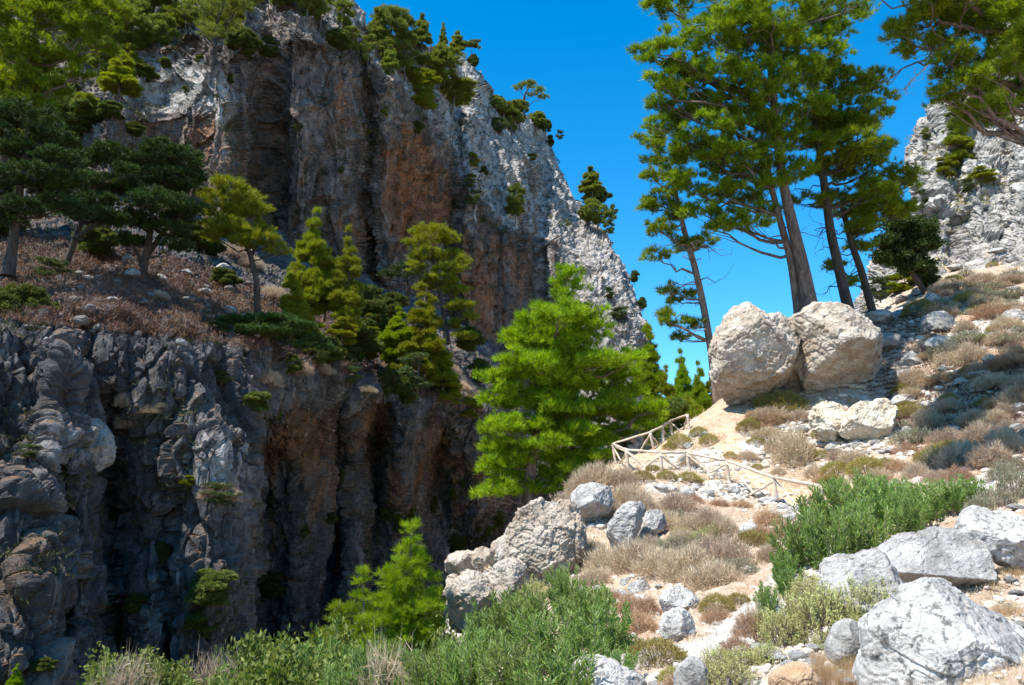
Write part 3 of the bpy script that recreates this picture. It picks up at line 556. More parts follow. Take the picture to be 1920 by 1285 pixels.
# smaller stones: copied prototypes, sunk into the ground
def rock_proto(seed, lev=4, flat=10):
    V, F = ico(lev); g = np.random.default_rng(seed); W = V*np.array([1, g.uniform(.75, 1.), g.uniform(.6, .8)])
    return shape_rock(W, F, 1., [((0, 0, -1), .35)], seed, 1.2, flat), F
RP = {}
def stone_me(kind, mat):
    if (kind, mat) not in RP:
        V, F = rock_proto(100+kind, 5); RP[kind, mat] = new_mesh('stone', V, F, True, M[mat])
    return RP[kind, mat]
rg = random.Random(5)
def stone(px, py, rx, ry, mat='grey_rock', look='grey stone', key='C', name='stone', group='loose stones on the slopes'):
    # ground hit just under the stone's foot
    d = min(depth_at(k, px, py+ry*.6) for k in key)
    if d > 1e8: return
    R = rx*d/FPX; ob = link(name, stone_me(rg.randrange(5), mat)); ob['category'] = 'stone'; ob['group'] = group
    p = pix(px, py+ry*.35, d+R*.2); ob.location = p; ob.rotation_euler = (rg.uniform(-.15, .15), rg.uniform(-.15, .15), rg.uniform(0, 6.3))
    sz = ry*d/FPX; ob.scale = (R*rg.uniform(1, 1.15), R*rg.uniform(.85, 1.05), max(sz*1.5, R*.45)); later(ob, look, px, py); return ob
dk = [(1648, 592, 29, 17), (1664, 637, 30, 22), (1710, 672, 25, 18), (1697, 702, 15, 15), (1692, 750, 28, 14), (1835, 724, 23, 15), (1832, 703, 30, 7), (1745, 560, 26, 15), (1725, 545, 18, 10), (1800, 715, 15, 9), (1768, 690, 12, 8), (1912, 762, 18, 10)]
for a in dk: stone(*a, look='dark shaded stone', mat='grey_rock', name='rock')
for a in [(1755, 601, 33, 28), (1770, 645, 37, 25), (1700, 805, 12, 8), (1733, 813, 18, 12), (1904, 589, 30, 13), (1903, 621, 16, 9), (1840, 655, 10, 8), (1855, 672, 12, 10), (1906, 800, 16, 10), (1680, 808, 15, 10), (1818, 583, 12, 10), (1870, 690, 10, 6)]: stone(*a, look='grey rock half in shade', name='rock')
for a in [(1572, 751, 12, 9), (1597, 750, 12, 7), (1586, 772, 9, 9), (1560, 762, 7, 5)]: stone(*a, look='small ochre stone', mat='ochre_rock')
for a in [(1345, 908, 22, 9), (1377, 916, 20, 9), (1325, 922, 13, 8), (1238, 912, 13, 7), (1260, 917, 13, 6), (1288, 922, 16, 13), (1306, 914, 12, 7), (1420, 926, 17, 7), (1442, 936, 20, 8), (1470, 950, 20, 8), (1492, 955, 22, 11), (1400, 918, 12, 6), (1455, 962, 12, 6), (1480, 968, 14, 7), (1510, 968, 16, 8), (1390, 928, 10, 5), (1428, 945, 9, 4), (1350, 925, 9, 5), (1520, 985, 16, 8), (1500, 985, 10, 5)]: stone(*a, look='pale stone', mat='white_rock', group='stones edging the path')
for a in [(1091, 1104, 10, 7), (1122, 1105, 24, 10), (1160, 1113, 22, 13), (1200, 1099, 26, 15), (1175, 1089, 15, 9), (1235, 1098, 10, 5), (1135, 1122, 12, 6)]: stone(*a, look='pale rounded stone', mat='white_rock', group='low stone row')
for a in [(1455, 1225, 28, 12), (1500, 1228, 26, 12), (1525, 1212, 14, 8), (1545, 1216, 13, 12), (1480, 1245, 22, 9), (1420, 1212, 16, 9), (1575, 1266, 24, 13), (1368, 1222, 9, 5), (1612, 1245, 14, 9), (1410, 1275, 30, 10), (1360, 1280, 26, 12), (1520, 1240, 16, 8), (1632, 1190, 10, 8), (1590, 1275, 20, 8), (1230, 1283, 14, 8)]: stone(*a, look='flat pale stone', mat='white_rock')
for a in [(1120, 1060, 14, 7), (1100, 1052, 18, 7), (1128, 1035, 10, 7), (1300, 1052, 9, 4), (1445, 820, 14, 8), (1415, 815, 10, 6), (1500, 805, 16, 9), (1490, 820, 10, 6), (1520, 835, 14, 8), (1540, 850, 12, 6), (1470, 812, 8, 5), (1320, 812, 10, 6), (1290, 835, 14, 7), (1300, 815, 11, 5), (1560, 840, 16, 9), (1600, 835, 20, 8), (1640, 830, 16, 7), (1660, 845, 14, 7), (1575, 825, 10, 6), (1620, 850, 12, 5), (1430, 860, 8, 4), (1475, 865, 9, 4), (1540, 880, 10, 5), (1880, 940, 20, 8), (1905, 950, 18, 7), (1840, 930, 14, 5), (1895, 1085, 14, 6), (1905, 1110, 18, 6), (1890, 1135, 12, 5), (1870, 1160, 14, 6), (1910, 1170, 14, 8), (1200, 1060, 12, 5), (1230, 1200, 10, 5), (1560, 905, 9, 4)]: stone(*a, look='weathered grey stone', mat='grey_rock')
for a in [(1790, 500, 14, 7), (1830, 520, 12, 6), (1870, 470, 16, 8), (1900, 540, 12, 6), (1660, 545, 16, 9), (1690, 560, 14, 8)]: stone(*a, look='stone on the upper right slope', mat='grey_rock', key='CD')
for a in [(450, 455, 14, 10), (465, 475, 20, 9), (418, 500, 16, 8), (250, 510, 14, 10), (300, 520, 12, 9), (240, 485, 12, 11), (350, 510, 14, 8), (55, 560, 16, 8), (385, 545, 14, 8), (540, 610, 12, 6), (620, 650, 12, 7), (340, 640, 12, 8), (160, 520, 10, 6), (210, 560, 12, 6), (430, 580, 14, 9), (520, 570, 10, 6), (600, 625, 10, 6)]: stone(*a, look='stone on the dry bench', mat='grey_rock', key='B', group='stones on the wooded bench')
# rubble: uncountable small stones
def rubble(name, mat, P, size, lev=2, seed=0, squash=.65, label=None):
    g = np.random.default_rng(seed); V, F = ico(lev); Vs = []; Fs = []; n = 0
    protos = []
    for k in range(6):
        W = V*g.uniform(.6, 1., 3); 
        for _ in range(6):
            nn = g.normal(size=3); nn /= np.linalg.norm(nn); W = W-np.outer(np.maximum(W@nn-g.uniform(.45, .8), 0)*.9, nn)
        protos.append(W)
    for i, p in enumerate(P):
        W = protos[i % 6]*size[i]*np.array([1, 1, squash]); a = g.uniform(0, 6.3); c, s_ = math.cos(a), math.sin(a)
        W = np.stack([W[:, 0]*c-W[:, 1]*s_, W[:, 0]*s_+W[:, 1]*c, W[:, 2]], 1)+p; Vs.append(W); Fs.append(F+n); n += len(W)
    return link(name, new_mesh(name, np.concatenate(Vs), np.concatenate(Fs), False, M[mat]), kind='stuff')
def sample_pix(n, region, keys, seed, dens=None):
    """random surface points seen inside a pixel polygon"""
    g = np.random.default_rng(seed); R_ = np.array(region, float); out = []
    lo, hi = R_.min(0), R_.max(0); x = g.uniform(lo[0], hi[0], n*3); y = g.uniform(lo[1], hi[1], n*3)
    ins = np.zeros(len(x), bool); j = len(R_)-1
    for i in range(len(R_)):
        xi, yi, xj, yj = *R_[i], *R_[j]
        ins ^= ((yi > y) != (yj > y)) & (x < (xj-xi)*(y-yi)/(yj-yi+1e-9)+xi); j = i
    x = x[ins][:n]; y = y[ins][:n]
    dep = np.array([[depth_at(k, a, b) for k in 'ABCD'] for a, b in zip(x, y)]); kk = dep.argmin(1); d = dep.min(1)
    ok = (d < 1e8) & np.isin(kk, ['ABCD'.index(k) for k in keys]); Q = pix(x[ok], y[ok], d[ok])
    if keys == 'C': Q[:, :2] += g.normal(size=(len(Q), 2))*(.012*d[ok])[:, None]
    return Q, x[ok], y[ok], d[ok]
SLOPE = [(850, 1080), (1000, 960), (1100, 880), (1250, 800), (1370, 760), (1480, 745), (1700, 640), (1750, 550), (1920, 480), (1920, 1285), (1080, 1285), (900, 1150)]
g0 = np.random.default_rng(77)
P_, x_, y_, d_ = sample_pix(5200, SLOPE, 'C', 1); P_[:, 2] += .0
cl = fbm(P_*.5+9, 3) > -.05; P_, d_ = P_[cl], d_[cl]
P_[:, 2] = np.where(np.hypot(P_[:, 0], P_[:, 1]) < 90, near_ground(P_[:, 0], P_[:, 1]), P_[:, 2])
rubble('rubble', 'rubble', P_, np.clip(g0.lognormal(-2.7, .55, len(P_)), .02, .28)*np.clip(d_/22, .35, 1.3), seed=2)
# bands of broken stone: path edge, bank under the cream slab, right foreground
for k, (poly, n) in enumerate([([(1290, 900), (1400, 905), (1540, 960), (1560, 1000), (1480, 980), (1380, 935), (1280, 930)], 420), ([(1480, 780), (1590, 820), (1720, 800), (1700, 860), (1560, 870), (1470, 830)], 380), ([(1850, 1060), (1920, 1060), (1920, 1180), (1860, 1150)], 260), ([(1330, 1205), (1560, 1195), (1640, 1285), (1320, 1285)], 520), ([(1280, 860), (1480, 830), (1500, 880), (1330, 880)], 260), ([(1440, 760), (1540, 750), (1600, 760), (1560, 800), (1460, 800)], 160), ([(1640, 590), (1760, 560), (1800, 700), (1720, 800), (1690, 700)], 260)]):
    P_, x_, y_, d_ = sample_pix(n, poly, 'C', 30+k); P_[:, 2] = near_ground(P_[:, 0], P_[:, 1])
    rubble('rubble', 'rubble', P_, np.clip(g0.lognormal(-2.0, .5, len(P_)), .04, .4)*np.clip(d_/36, .12, 1.), seed=40+k)
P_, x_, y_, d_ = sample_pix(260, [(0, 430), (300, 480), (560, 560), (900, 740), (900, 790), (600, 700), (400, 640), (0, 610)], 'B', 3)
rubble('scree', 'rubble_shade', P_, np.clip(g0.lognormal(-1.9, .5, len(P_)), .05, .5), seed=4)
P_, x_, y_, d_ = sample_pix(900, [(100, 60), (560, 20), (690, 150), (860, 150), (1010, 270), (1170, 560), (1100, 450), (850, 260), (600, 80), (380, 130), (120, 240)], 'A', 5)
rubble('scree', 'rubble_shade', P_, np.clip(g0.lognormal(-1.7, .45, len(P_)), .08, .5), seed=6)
# ------------------------------------------------------------------ FENCE of round poles
def tube(pts, rad, sides=8, cap=True, twist=0):
    pts = np.asarray(pts, float); rad = np.broadcast_to(np.asarray(rad, float), (len(pts),)); T = np.gradient(pts, axis=0); T /= np.maximum(np.linalg.norm(T, axis=1, keepdims=True), 1e-9)
    ref = np.array([0, 0, 1.]) if abs(T[0][2]) < .9 else np.array([1., 0, 0]); n = np.cross(T, ref); n /= np.linalg.norm(n, axis=1, keepdims=True); b = np.cross(T, n)
    a = np.linspace(0, 2*np.pi, sides, endpoint=False)+twist
    V = (pts[:, None]+rad[:, None, None]*(np.cos(a)[None, :, None]*n[:, None]+np.sin(a)[None, :, None]*b[:, None])).reshape(-1, 3)
    i = (np.arange(len(pts)-1)[:, None]*sides); j = np.arange(sides)[None]; jn = (j+1) % sides
    F = np.stack([i+j, i+jn, i+sides+jn, i+sides+j], -1).reshape(-1, 4)
    if cap:
        m = len(V); V = np.vstack([V, pts[:1], pts[-1:]]); l = (len(pts)-1)*sides; js = np.arange(sides); jn = (js+1) % sides
        F = np.vstack([F, np.stack([js*0+m, jn, js, js*0+m], 1)[:, [0, 1, 2, 2]], np.stack([js*0+m+1, l+js, l+jn, l+jn], 1)])
    return V, F
def fix_tris(F): return F
def pole(name, a, b, r, parent, base, seed=0):
    g = np.random.default_rng(seed); a = np.asarray(a, float); b = np.asarray(b, float); t = np.linspace(0, 1, 9)[:, None]
    P = a+(b-a)*t+g.normal(size=(9, 3))*.008-base; V, F = tube(P, r*(1+.12*g.normal(size=9)), 10, False)
    me = bpy.data.meshes.new(name); n = len(V)
    me.from_pydata(V.tolist(), [], [tuple(f) for f in F.tolist()]+[tuple(range(9, -1, -1)), tuple(range(n-10, n))]); me.materials.append(M['wood'])
    me.polygons.foreach_set('use_smooth', [True]*(len(me.polygons)-2)+[False]*2)
    return link(name, me, parent)
def gpt(px, py):
    d = depth_at('C', px, py); p = pix(px, py, d); p[2] = G(p[0], p[1]); return p
fb = gpt(1152, 866); fe = bpy.data.objects.new('pole_fence', None); S.collection.objects.link(fe); fe.location = fb
fe['category'] = 'fence'; fe['label'] = 'rustic fence of weathered round poles with slanting braces along the path'
fposts = [(1156, 862), (1179, 884), (1243, 883), (1293, 880), (1369, 907), (1459, 942), (1546, 962)]
ftops = [(1149.5, 834), (1175.5, 845), (1238, 850.6), (1289, 851), (1363, 865.5), (1453, 898), (1540, 919)]
def post_pts(b, t):
    p = gpt(*b); d = (p@FW); q = pix(t[0], t[1], d); q = p+np.array([q[0]-p[0], (q[1]-p[1])*.3, max(q[2]-p[2], .75)]); return p, q
FP = [post_pts(b, t) for b, t in zip(fposts, ftops)]
back = [((1228, 841), (1220, 812)), ((1246, 826), (1242, 802)), ((1262, 815), (1258, 797)), ((1293, 800), (1290, 789))]
BP = [post_pts(b, t) for b, t in back]
for i, (p, q) in enumerate(FP+BP): pole('post', p-np.array([0, 0, .3]), q+(q-p)*.02, .075, fe, fb, i)
dz = np.array([0, 0, .05])
for i in range(len(FP)-1): pole('rail', FP[i][1]+dz, FP[i+1][1]+dz, .06, fe, fb, 20+i)
ch = [FP[0]]+BP
for i in range(len(ch)-1): pole('rail', ch[i][1]+dz, ch[i+1][1]+dz, .06, fe, fb, 30+i)
for i in range(len(FP)-1):
    (p0, q0), (p1, q1) = FP[i], FP[i+1]; m = (p0+p1)/2; m[2] = G(m[0], m[1])
    m2 = m if i != 0 else p0*.6+p1*.4
    off = np.array([0, -.05, 0])
    pole('brace', q0+off-dz, m2*1.+off+np.array([.12, 0, .02]), .05, fe, fb, 40+i); pole('brace', q1-off-dz*2, m2-off+np.array([-.12, 0, .05]), .045, fe, fb, 50+i)
for i in range(len(ch)-1):
    (p0, q0), (p1, q1) = ch[i], ch[i+1]; m = (p0+p1)/2; m[2] = G(m[0], m[1])
    if np.linalg.norm(p1-p0) > 1.2:
        pole('brace', q0-dz, m, .048, fe, fb, 60+i); pole('brace', q1-dz, m+np.array([.1, .05, .04]), .048, fe, fb, 70+i)
# fallen sticks
for a, b, lb in [((1255, 1008), (1292, 1016), 'dry fallen stick on the slope right of the split rock'), ((1378, 925), (1440, 918), 'thin dry stick lying by the stones below the fence'), ((1495, 790), (1505, 805), 'short dead stick on the bank under the giant boulders'), ((1700, 650), (1735, 690), 'bare dead branch among the dark rocks under the pines')]:
    p, q = gpt(*a), gpt(*b); mid = (p+q)/2+np.array([0, 0, .12]); V, F = tube(np.array([p+[0, 0, .05], mid, q+[0, 0, .08]])-p, [.035, .03, .012], 6, False)
    o = link('fallen_branch', new_mesh('fallen_branch', V, F, True, M['dead']), None, p, label=lb, category='branch')
# ------------------------------------------------------------------ FOLIAGE
def unit(v): return v/np.maximum(np.linalg.norm(v, axis=-1, keepdims=True), 1e-9)
def needles(C, D, n, ln, wd, spread, g, base_j=.02, rnd=None):
    """n thin triangles per tuft, fanning out from C along D"""
    N = len(C); c = np.repeat(C, n, 0); d = unit(np.repeat(D, n, 0)+spread*g.normal(size=(N*n, 3)))
    c = c+base_j*g.normal(size=c.shape); s = unit(np.cross(d, g.normal(size=c.shape))); L = ln*g.uniform(.6, 1.2, (N*n, 1)); w_ = wd*g.uniform(.7, 1.3, (N*n, 1))
    V = np.stack([c-s*w_/2, c+s*w_/2, c+d*L], 1).reshape(-1, 3); r = np.repeat(g.random(N) if rnd is None else rnd, n)*.7+.3*g.random(N*n)
    return V, np.arange(len(V)).reshape(-1, 3), np.repeat(r, 3)
def leaves(C, D, ln, wd, g, rnd=None, droop=0):
    """diamond leaves folded along the rib, as two triangles"""
    N = len(C); d = unit(D); s = unit(np.cross(d, g.normal(size=C.shape))); u = np.cross(s, d); L = ln*g.uniform(.7, 1.2, (N, 1)); w_ = wd*g.uniform(.7, 1.2, (N, 1))
    m = C+d*L*.45; V = np.stack([C, m-s*w_/2+u*w_*.15, C+d*L-u*L*droop, m+s*w_/2+u*w_*.15], 1).reshape(-1, 3); b = np.arange(N)[:, None]*4
    F = np.concatenate([b+[0, 1, 2], b+[0, 2, 3]]); r = g.random(N) if rnd is None else rnd
    return V, F, np.repeat(r, 4)
def curve(a, b, lift, n, g, wob=.05):
    t = np.linspace(0, 1, n)[:, None]; m = (a+b)/2+np.array([0, 0, lift]); L = np.linalg.norm(b-a)
    P = (1-t)**2*a+2*t*(1-t)*m+t*t*b; P[1:-1] += g.normal(size=(n-2, 3))*wob*L; return P
class Acc:
    def __init__(s): s.V = []; s.F = []; s.R = []; s.n = 0
    def add(s, V, F, R=None): s.V.append(V); s.F.append(F+s.n); s.R.append(np.zeros(len(V)) if R is None else R); s.n += len(V)
    def mesh(s, name, mat, smooth=False):
        V, F, R = np.concatenate(s.V), np.concatenate(s.F), np.concatenate(s.R); return new_mesh(name, V, F, smooth, mat, {'rnd': R})
def quadtri(F): return np.vstack([F[:, [0, 1, 2]], F[:, [0, 2, 3]]])
def wood_tube(acc, P, r, sides=7): V, F = tube(P, r, sides, False); acc.add(V, quadtri(F))
def fill_pads(acc, pads, g, size, dens, kind='needle', n=12, nl=.3, nw=.038, spread=.55, up=.6, flat=1.):
    """each pad is a flattened cloud of clumps, each clump a ball of tufts"""
    for (cx, cy, cz, rx, ry, rz) in pads:
        r3 = np.array([rx, ry, rz]); vol = (rx*ry+rx*rz+ry*rz)/3; k = max(3, int(3.2*dens*vol/size**2))
        q = g.normal(size=(k, 3)); q = unit(q)*g.uniform(.35, 1., (k, 1))**.6; q[:, 2] = np.where(q[:, 2] < -.35, q[:, 2]*.5, q[:, 2])
        cc = np.array([cx, cy, cz])+q*r3; shade = g.random(k)
        m = max(4, int(9*flat)); C = np.repeat(cc, m, 0); o = unit(g.normal(size=C.shape)); o[:, 2] = np.abs(o[:, 2])*.8+o[:, 2]*.2
        cs = size*g.uniform(.6, 1.25, (k, 1)).repeat(m, 0); pos = C+o*cs*np.array([1, 1, .7])*g.uniform(.3, 1, (len(C), 1))
        D = unit(o+np.array([0, 0, up])+.4*np.repeat(q, m, 0)); rn = np.clip(np.repeat(shade, m)*.75+.25*g.random(len(C)), 0, 1)
        if kind == 'needle': acc.add(*needles(pos, D, n, nl, nw, spread, g, nl*.12, rn))
        else:
            P = np.repeat(pos, n, 0)+g.normal(size=(len(pos)*n, 3))*size*.3; DD = unit(np.repeat(D, n, 0)+.8*g.normal(size=P.shape)); acc.add(*leaves(P, DD, nl, nw, g, np.clip(np.repeat(rn, n)+.15*g.normal(size=len(P)), 0, 1)))
def limbs(acc, trunk, tr, pads, g, rb=.16, sub=5, dead=0):
    tz = trunk[:, 2]
    for (cx, cy, cz, rx, ry, rz) in pads:
        c = np.array([cx, cy, cz]); h = np.hypot(trunk[:, 0]-cx, trunk[:, 1]-cy); tgt = cz-.35*h-.2*rz
        i = int(np.argmin(np.abs(tz-tgt)+.25*h)); a = trunk[i]; L = np.linalg.norm(c-a); r0 = min(tr[i]*.6, rb*(.25+.12*L))
        B = curve(a, c+np.array([0, 0, -.3*rz]), -.08*L, 7, g, .035); wood_tube(acc, B, np.linspace(r0, r0*.3, 7), 6)
        for k in range(sub):
            s0 = B[g.integers(2, 7)]; e = c+unit(g.normal(size=3))*np.array([rx, ry, rz])*.85; wood_tube(acc, curve(s0, e, .1*rz, 4, g, .05), np.linspace(r0*.32, r0*.08, 4), 4)
    top = tz.max(); bot = tz.min()
    for k in range(dead):
        i = g.integers(len(trunk)//4, int(len(trunk)*.8)); a = trunk[i]; d = unit(np.array([g.normal(), g.normal(), .1*g.normal()-.05])); L = g.uniform(.8, 2.6)
        B = curve(a, a+d*L+np.array([0, 0, -.15*L]), .1, 6, g, .06); wood_tube(acc, B, np.linspace(.045, .012, 6), 5)
        for j in range(3): s0 = B[g.integers(2, 6)]; wood_tube(acc, curve(s0, s0+.5*L*unit(g.normal(size=3)), 0, 3, g, .1), [.015, .01, .005], 4)
def smooth_poly(P, n):
    P = np.array(P, float); t = np.linspace(0, len(P)-1, n); Q = np.stack([np.interp(t, np.arange(len(P)), P[:, k]) for k in range(P.shape[1])], -1)
    return blur(Q, max(1, n//(2*len(P))), 0)
def hero(name, label, cat, trunks, pads, mat, bark='bark', size=.42, dens=1.7, n=12, nl=.3, nw=.036, seed=1, depth=None, key='C', spread=.55, up=.6, dz=.0, depth_j=1., dead=0, kind='needle', group=None, base_px=None, rb=.16, sub=5, thick=1.1, flat=1.):
    """a tree measured from the photograph: trunks [(px,py,radius_px)...], pads (px,py,rx,ry[,extra depth])"""
    g = np.random.default_rng(seed)
    b = trunks[0][0]; d = depth or depth_at(key, b[0], b[1])
    base = pix(b[0], b[1], d)
    ac = Acc(); allt = []; allr = []
    for ti, T in enumerate(trunks):
        A = np.array(T, float); off = 0 if ti == 0 else g.normal()*.4; dd = d+off
        W = pix(A[:, 0], A[:, 1], np.full(len(A), dd)); r = A[:, 2]*dd/FPX; Q = smooth_poly(np.c_[W, r], 28)
        if ti == 0: Q[0, 2] -= .6
        Q[:, :3] += np.array([blur(g.normal(size=28), 3, 0), blur(g.normal(size=28), 3, 0), np.zeros(28)]).T*.05
        fl = 1+.5*np.exp(-np.arange(28)/1.5); wood_tube(ac, Q[:, :3]-base, Q[:, 3]*fl, 12); allt.append(Q[:, :3]-base); allr.append(Q[:, 3])
    tr = np.concatenate(allt); rr = np.concatenate(allr); L = []
    for p in pads:
        x, y, rx, ry = p[:4]; s = d/FPX; rxm, rzm = rx*s, ry*s; ex = p[4] if len(p) > 4 else g.normal()*depth_j*rxm
        dd = d+ex; c = pix(x, y, dd)-base; L.append((c[0], c[1], c[2], rxm*dd/d, rxm*thick*g.uniform(.7, 1.1), rzm*1.05))
    limbs(ac, tr, rr, L, g, rb, sub, dead)
    fo = Acc(); fill_pads(fo, L, g, size, dens, kind, n, nl, nw, spread, up, flat)
    e = bpy.data.objects.new(name, None); S.collection.objects.link(e); e.location = base; e['category'] = cat; e['label'] = label
    if group: e['group'] = group
    link('trunk', ac.mesh('trunk', M[bark], True), e); link('crown', fo.mesh('crown', M[mat]), e); return e
# ---- tall pines on the ridge behind the giant boulders
T1 = [[(1525, 650, 20), (1519, 575, 14.5), (1503, 490, 12), (1485, 420, 10.5), (1467, 340, 8.5), (1455, 250, 7), (1448, 150, 7), (1440, 40, 5), (1436, -50, 3)],
      [(1500, 600, 8), (1482, 480, 7), (1458, 400, 6), (1442, 340, 5), (1440, 290, 4)]]
PT1 = [(1330, -10, 120, 45), (1450, 20, 100, 50), (1570, 20, 70, 40), (1390, 55, 80, 35), (1255, 100, 55, 26), (1300, 125, 55, 25), (1510, 55, 60, 32), (1245, 8, 42, 20), (1215, 100, 22, 14), (1330, 60, 60, 28), (1600, -5, 40, 30), (1560, 70, 45, 20),
       (1270, 150, 50, 20), (1245, 188, 45, 20), (1340, 150, 60, 22), (1430, 155, 60, 28), (1505, 140, 55, 28), (1225, 235, 25, 14), (1480, 100, 60, 22),
       (1300, 205, 60, 22), (1385, 190, 65, 28), (1450, 205, 60, 26), (1255, 240, 45, 18), (1330, 250, 60, 26), (1400, 255, 70, 30), (1310, 300, 52, 24), (1380, 315, 60, 28), (1440, 300, 45, 26), (1340, 360, 52, 22), (1400, 365, 52, 22), (1320, 398, 40, 20), (1375, 412, 40, 16), (1465, 250, 45, 22), (1290, 345, 32, 18), (1345, 430, 35, 14), (1440, 395, 32, 14), (1410, 425, 30, 12), (1290, 280, 35, 20), (1520, 200, 40, 22), (1360, 290, 50, 22), (1450, 345, 45, 20), (1500, 320, 36, 16), (1495, 262, 45, 20), (1270, 210, 40, 18), (1235, 150, 30, 14), (1410, 100, 60, 25), (1200, 95, 20, 10), (1550, 110, 40, 20), (1420, -60, 120, 50), (1540, -60, 80, 40)]
hero('pine_tree', 'tall twin-trunked pine with broad lit crown, biggest tree in the photo', 'pine tree', T1, PT1, 'pine', size=.42, dens=1.0, n=15, nl=.36, nw=.04, seed=11, depth=45.5, dead=16, depth_j=.7, rb=.13)
PT2 = [(1560, 155, 55, 28), (1600, 160, 55, 26), (1640, 150, 26, 18), (1580, 212, 70, 28), (1640, 222, 42, 22), (1545, 262, 45, 25), (1600, 270, 60, 25), (1650, 272, 32, 18), (1560, 312, 40, 22), (1620, 322, 55, 24), (1682, 335, 42, 18), (1640, 362, 45, 18), (1590, 365, 40, 20), (1535, 130, 35, 20), (1660, 190, 20, 14), (1530, 215, 36, 20), (1560, 240, 50, 22), (1525, 320, 32, 16), (1550, 380, 30, 13), (1500, 380, 24, 10), (1600, 240, 50, 20), (1610, 300, 50, 20)]
hero('pine_tree', 'dark crowned pine standing just right of the tall twin pine', 'pine tree', [[(1597, 640, 12), (1590, 575, 10), (1572, 500, 9), (1555, 420, 8), (1542, 330, 7), (1530, 240, 5), (1520, 150, 3)]], PT2, 'pine', 'bark_dark', size=.45, dens=1.15, n=15, nl=.36, nw=.04, seed=12, depth=47.5, dead=12, depth_j=.7)
PT3 = [(1600, 392, 45, 15), (1655, 400, 55, 18), (1692, 350, 32, 14), (1620, 430, 38, 11), (1560, 500, 22, 9), (1612, 462, 26, 10), (1690, 395, 30, 14), (1600, 530, 16, 8), (1640, 375, 40, 13)]
hero('pine_tree', 'slender dark pine, third trunk right of the tall twin pine', 'pine tree', [[(1642, 640, 9), (1636, 585, 7.5), (1612, 500, 6.5), (1588, 430, 5.5), (1576, 380, 4)]], PT3, 'pine', 'bark_dark', size=.4, dens=1.6, n=14, nl=.34, nw=.038, seed=13, depth=50, dead=14, depth_j=.8)
PT0 = [(1222, 270, 34, 18), (1252, 298, 36, 16), (1228, 332, 34, 16), (1268, 345, 30, 16), (1235, 380, 40, 16), (1280, 400, 34, 15), (1240, 432, 38, 16), (1282, 462, 40, 14), (1232, 482, 28, 14), (1320, 455, 25, 12), (1215, 385, 22, 10), (1252, 542, 20, 13), (1275, 560, 28, 20), (1262, 602, 30, 18), (1300, 610, 20, 12), (1240, 590, 15, 12), (1285, 635, 22, 10), (1215, 300, 20, 10)]
hero('pine_tree', 'slim leaning pine with sparse greyish crown left of the giant boulders', 'pine tree', [[(1350, 775, 8), (1337, 680, 7), (1316, 560, 6.5), (1299, 490, 6), (1286, 440, 5), (1270, 380, 4), (1255, 300, 2.5)]], PT0, 'pine', 'bark_pale', size=.4, dens=1.1, n=14, nl=.34, nw=.036, seed=14, depth=50, dead=16, depth_j=.6)
PT5 = [(1700, 442, 40, 22), (1730, 460, 30, 24), (1672, 482, 30, 16), (1718, 502, 26, 18), (1692, 422, 26, 15), (1738, 432, 16, 16), (1660, 460, 22, 14), (1690, 490, 25, 15)]
hero('evergreen_tree', 'dark bushy tree leaning left at the foot of the sunlit cliff', 'tree', [[(1742, 560, 6), (1722, 530, 5), (1700, 500, 4), (1675, 470, 3)], [(1722, 530, 4), (1725, 490, 3), (1715, 450, 2)]], PT5, 'dark', 'bark_dark', size=.4, dens=2.6, kind='leaf', n=9, nl=.22, nw=.13, seed=15, depth=56, depth_j=.6)
# overhanging pine at the upper right, rooted outside the frame
PT6 = [(1700, 48, 38, 16), (1742, 30, 45, 20), (1792, 60, 48, 24), (1832, 22, 58, 28), (1892, 40, 50, 32), (1782, 118, 36, 18), (1840, 100, 48, 25), (1900, 110, 42, 26), (1803, 168, 42, 20), (1872, 150, 36, 18), (1850, 212, 50, 16), (1908, 192, 30, 16), (1900, -5, 60, 30), (1810, -5, 60, 20), (1685, 62, 26, 11), (1722, 85, 30, 12), (1770, 185, 24, 12), (1930, 150, 40, 25), (1960, 60, 60, 35), (1745, 3, 40, 15)]
g6 = np.random.default_rng(66)
PT6 += [(g6.uniform(1340, 1650), g6.uniform(-400, -110), g6.uniform(60, 85), g6.uniform(24, 36), g6.uniform(-1, 1)) for _ in range(38)]+[(g6.uniform(1400, 1650), g6.uniform(-260, -100), g6.uniform(50, 70), g6.uniform(22, 30), 9+g6.uniform(-2.5, 2.5)) for _ in range(30)]+[(g6.uniform(1800, 2150), g6.uniform(-300, -60), g6.uniform(50, 80), g6.uniform(22, 34)) for _ in range(14)]  # unseen pads above the view, added to shade the right slope
hero('pine_tree', 'overhanging pine whose branches fill the top right corner', 'pine tree', [[(2060, 640, 26), (2020, 400, 20), (1985, 200, 15), (1960, 60, 12), (1925, -120, 9), (1890, -300, 5)], [(1925, -120, 8), (1800, -170, 7), (1600, -230, 5), (1420, -280, 3)], [(1985, 230, 8), (1900, 160, 6), (1800, 130, 4), (1740, 80, 3)], [(1962, 60, 7), (1850, 60, 5), (1760, 40, 3)]], PT6, 'pine', size=.27, dens=1.25, n=14, nl=.24, nw=.024, thick=1.6, seed=16, depth=25, dead=10, depth_j=1.3)  # second limb added out of view to carry the shading pads
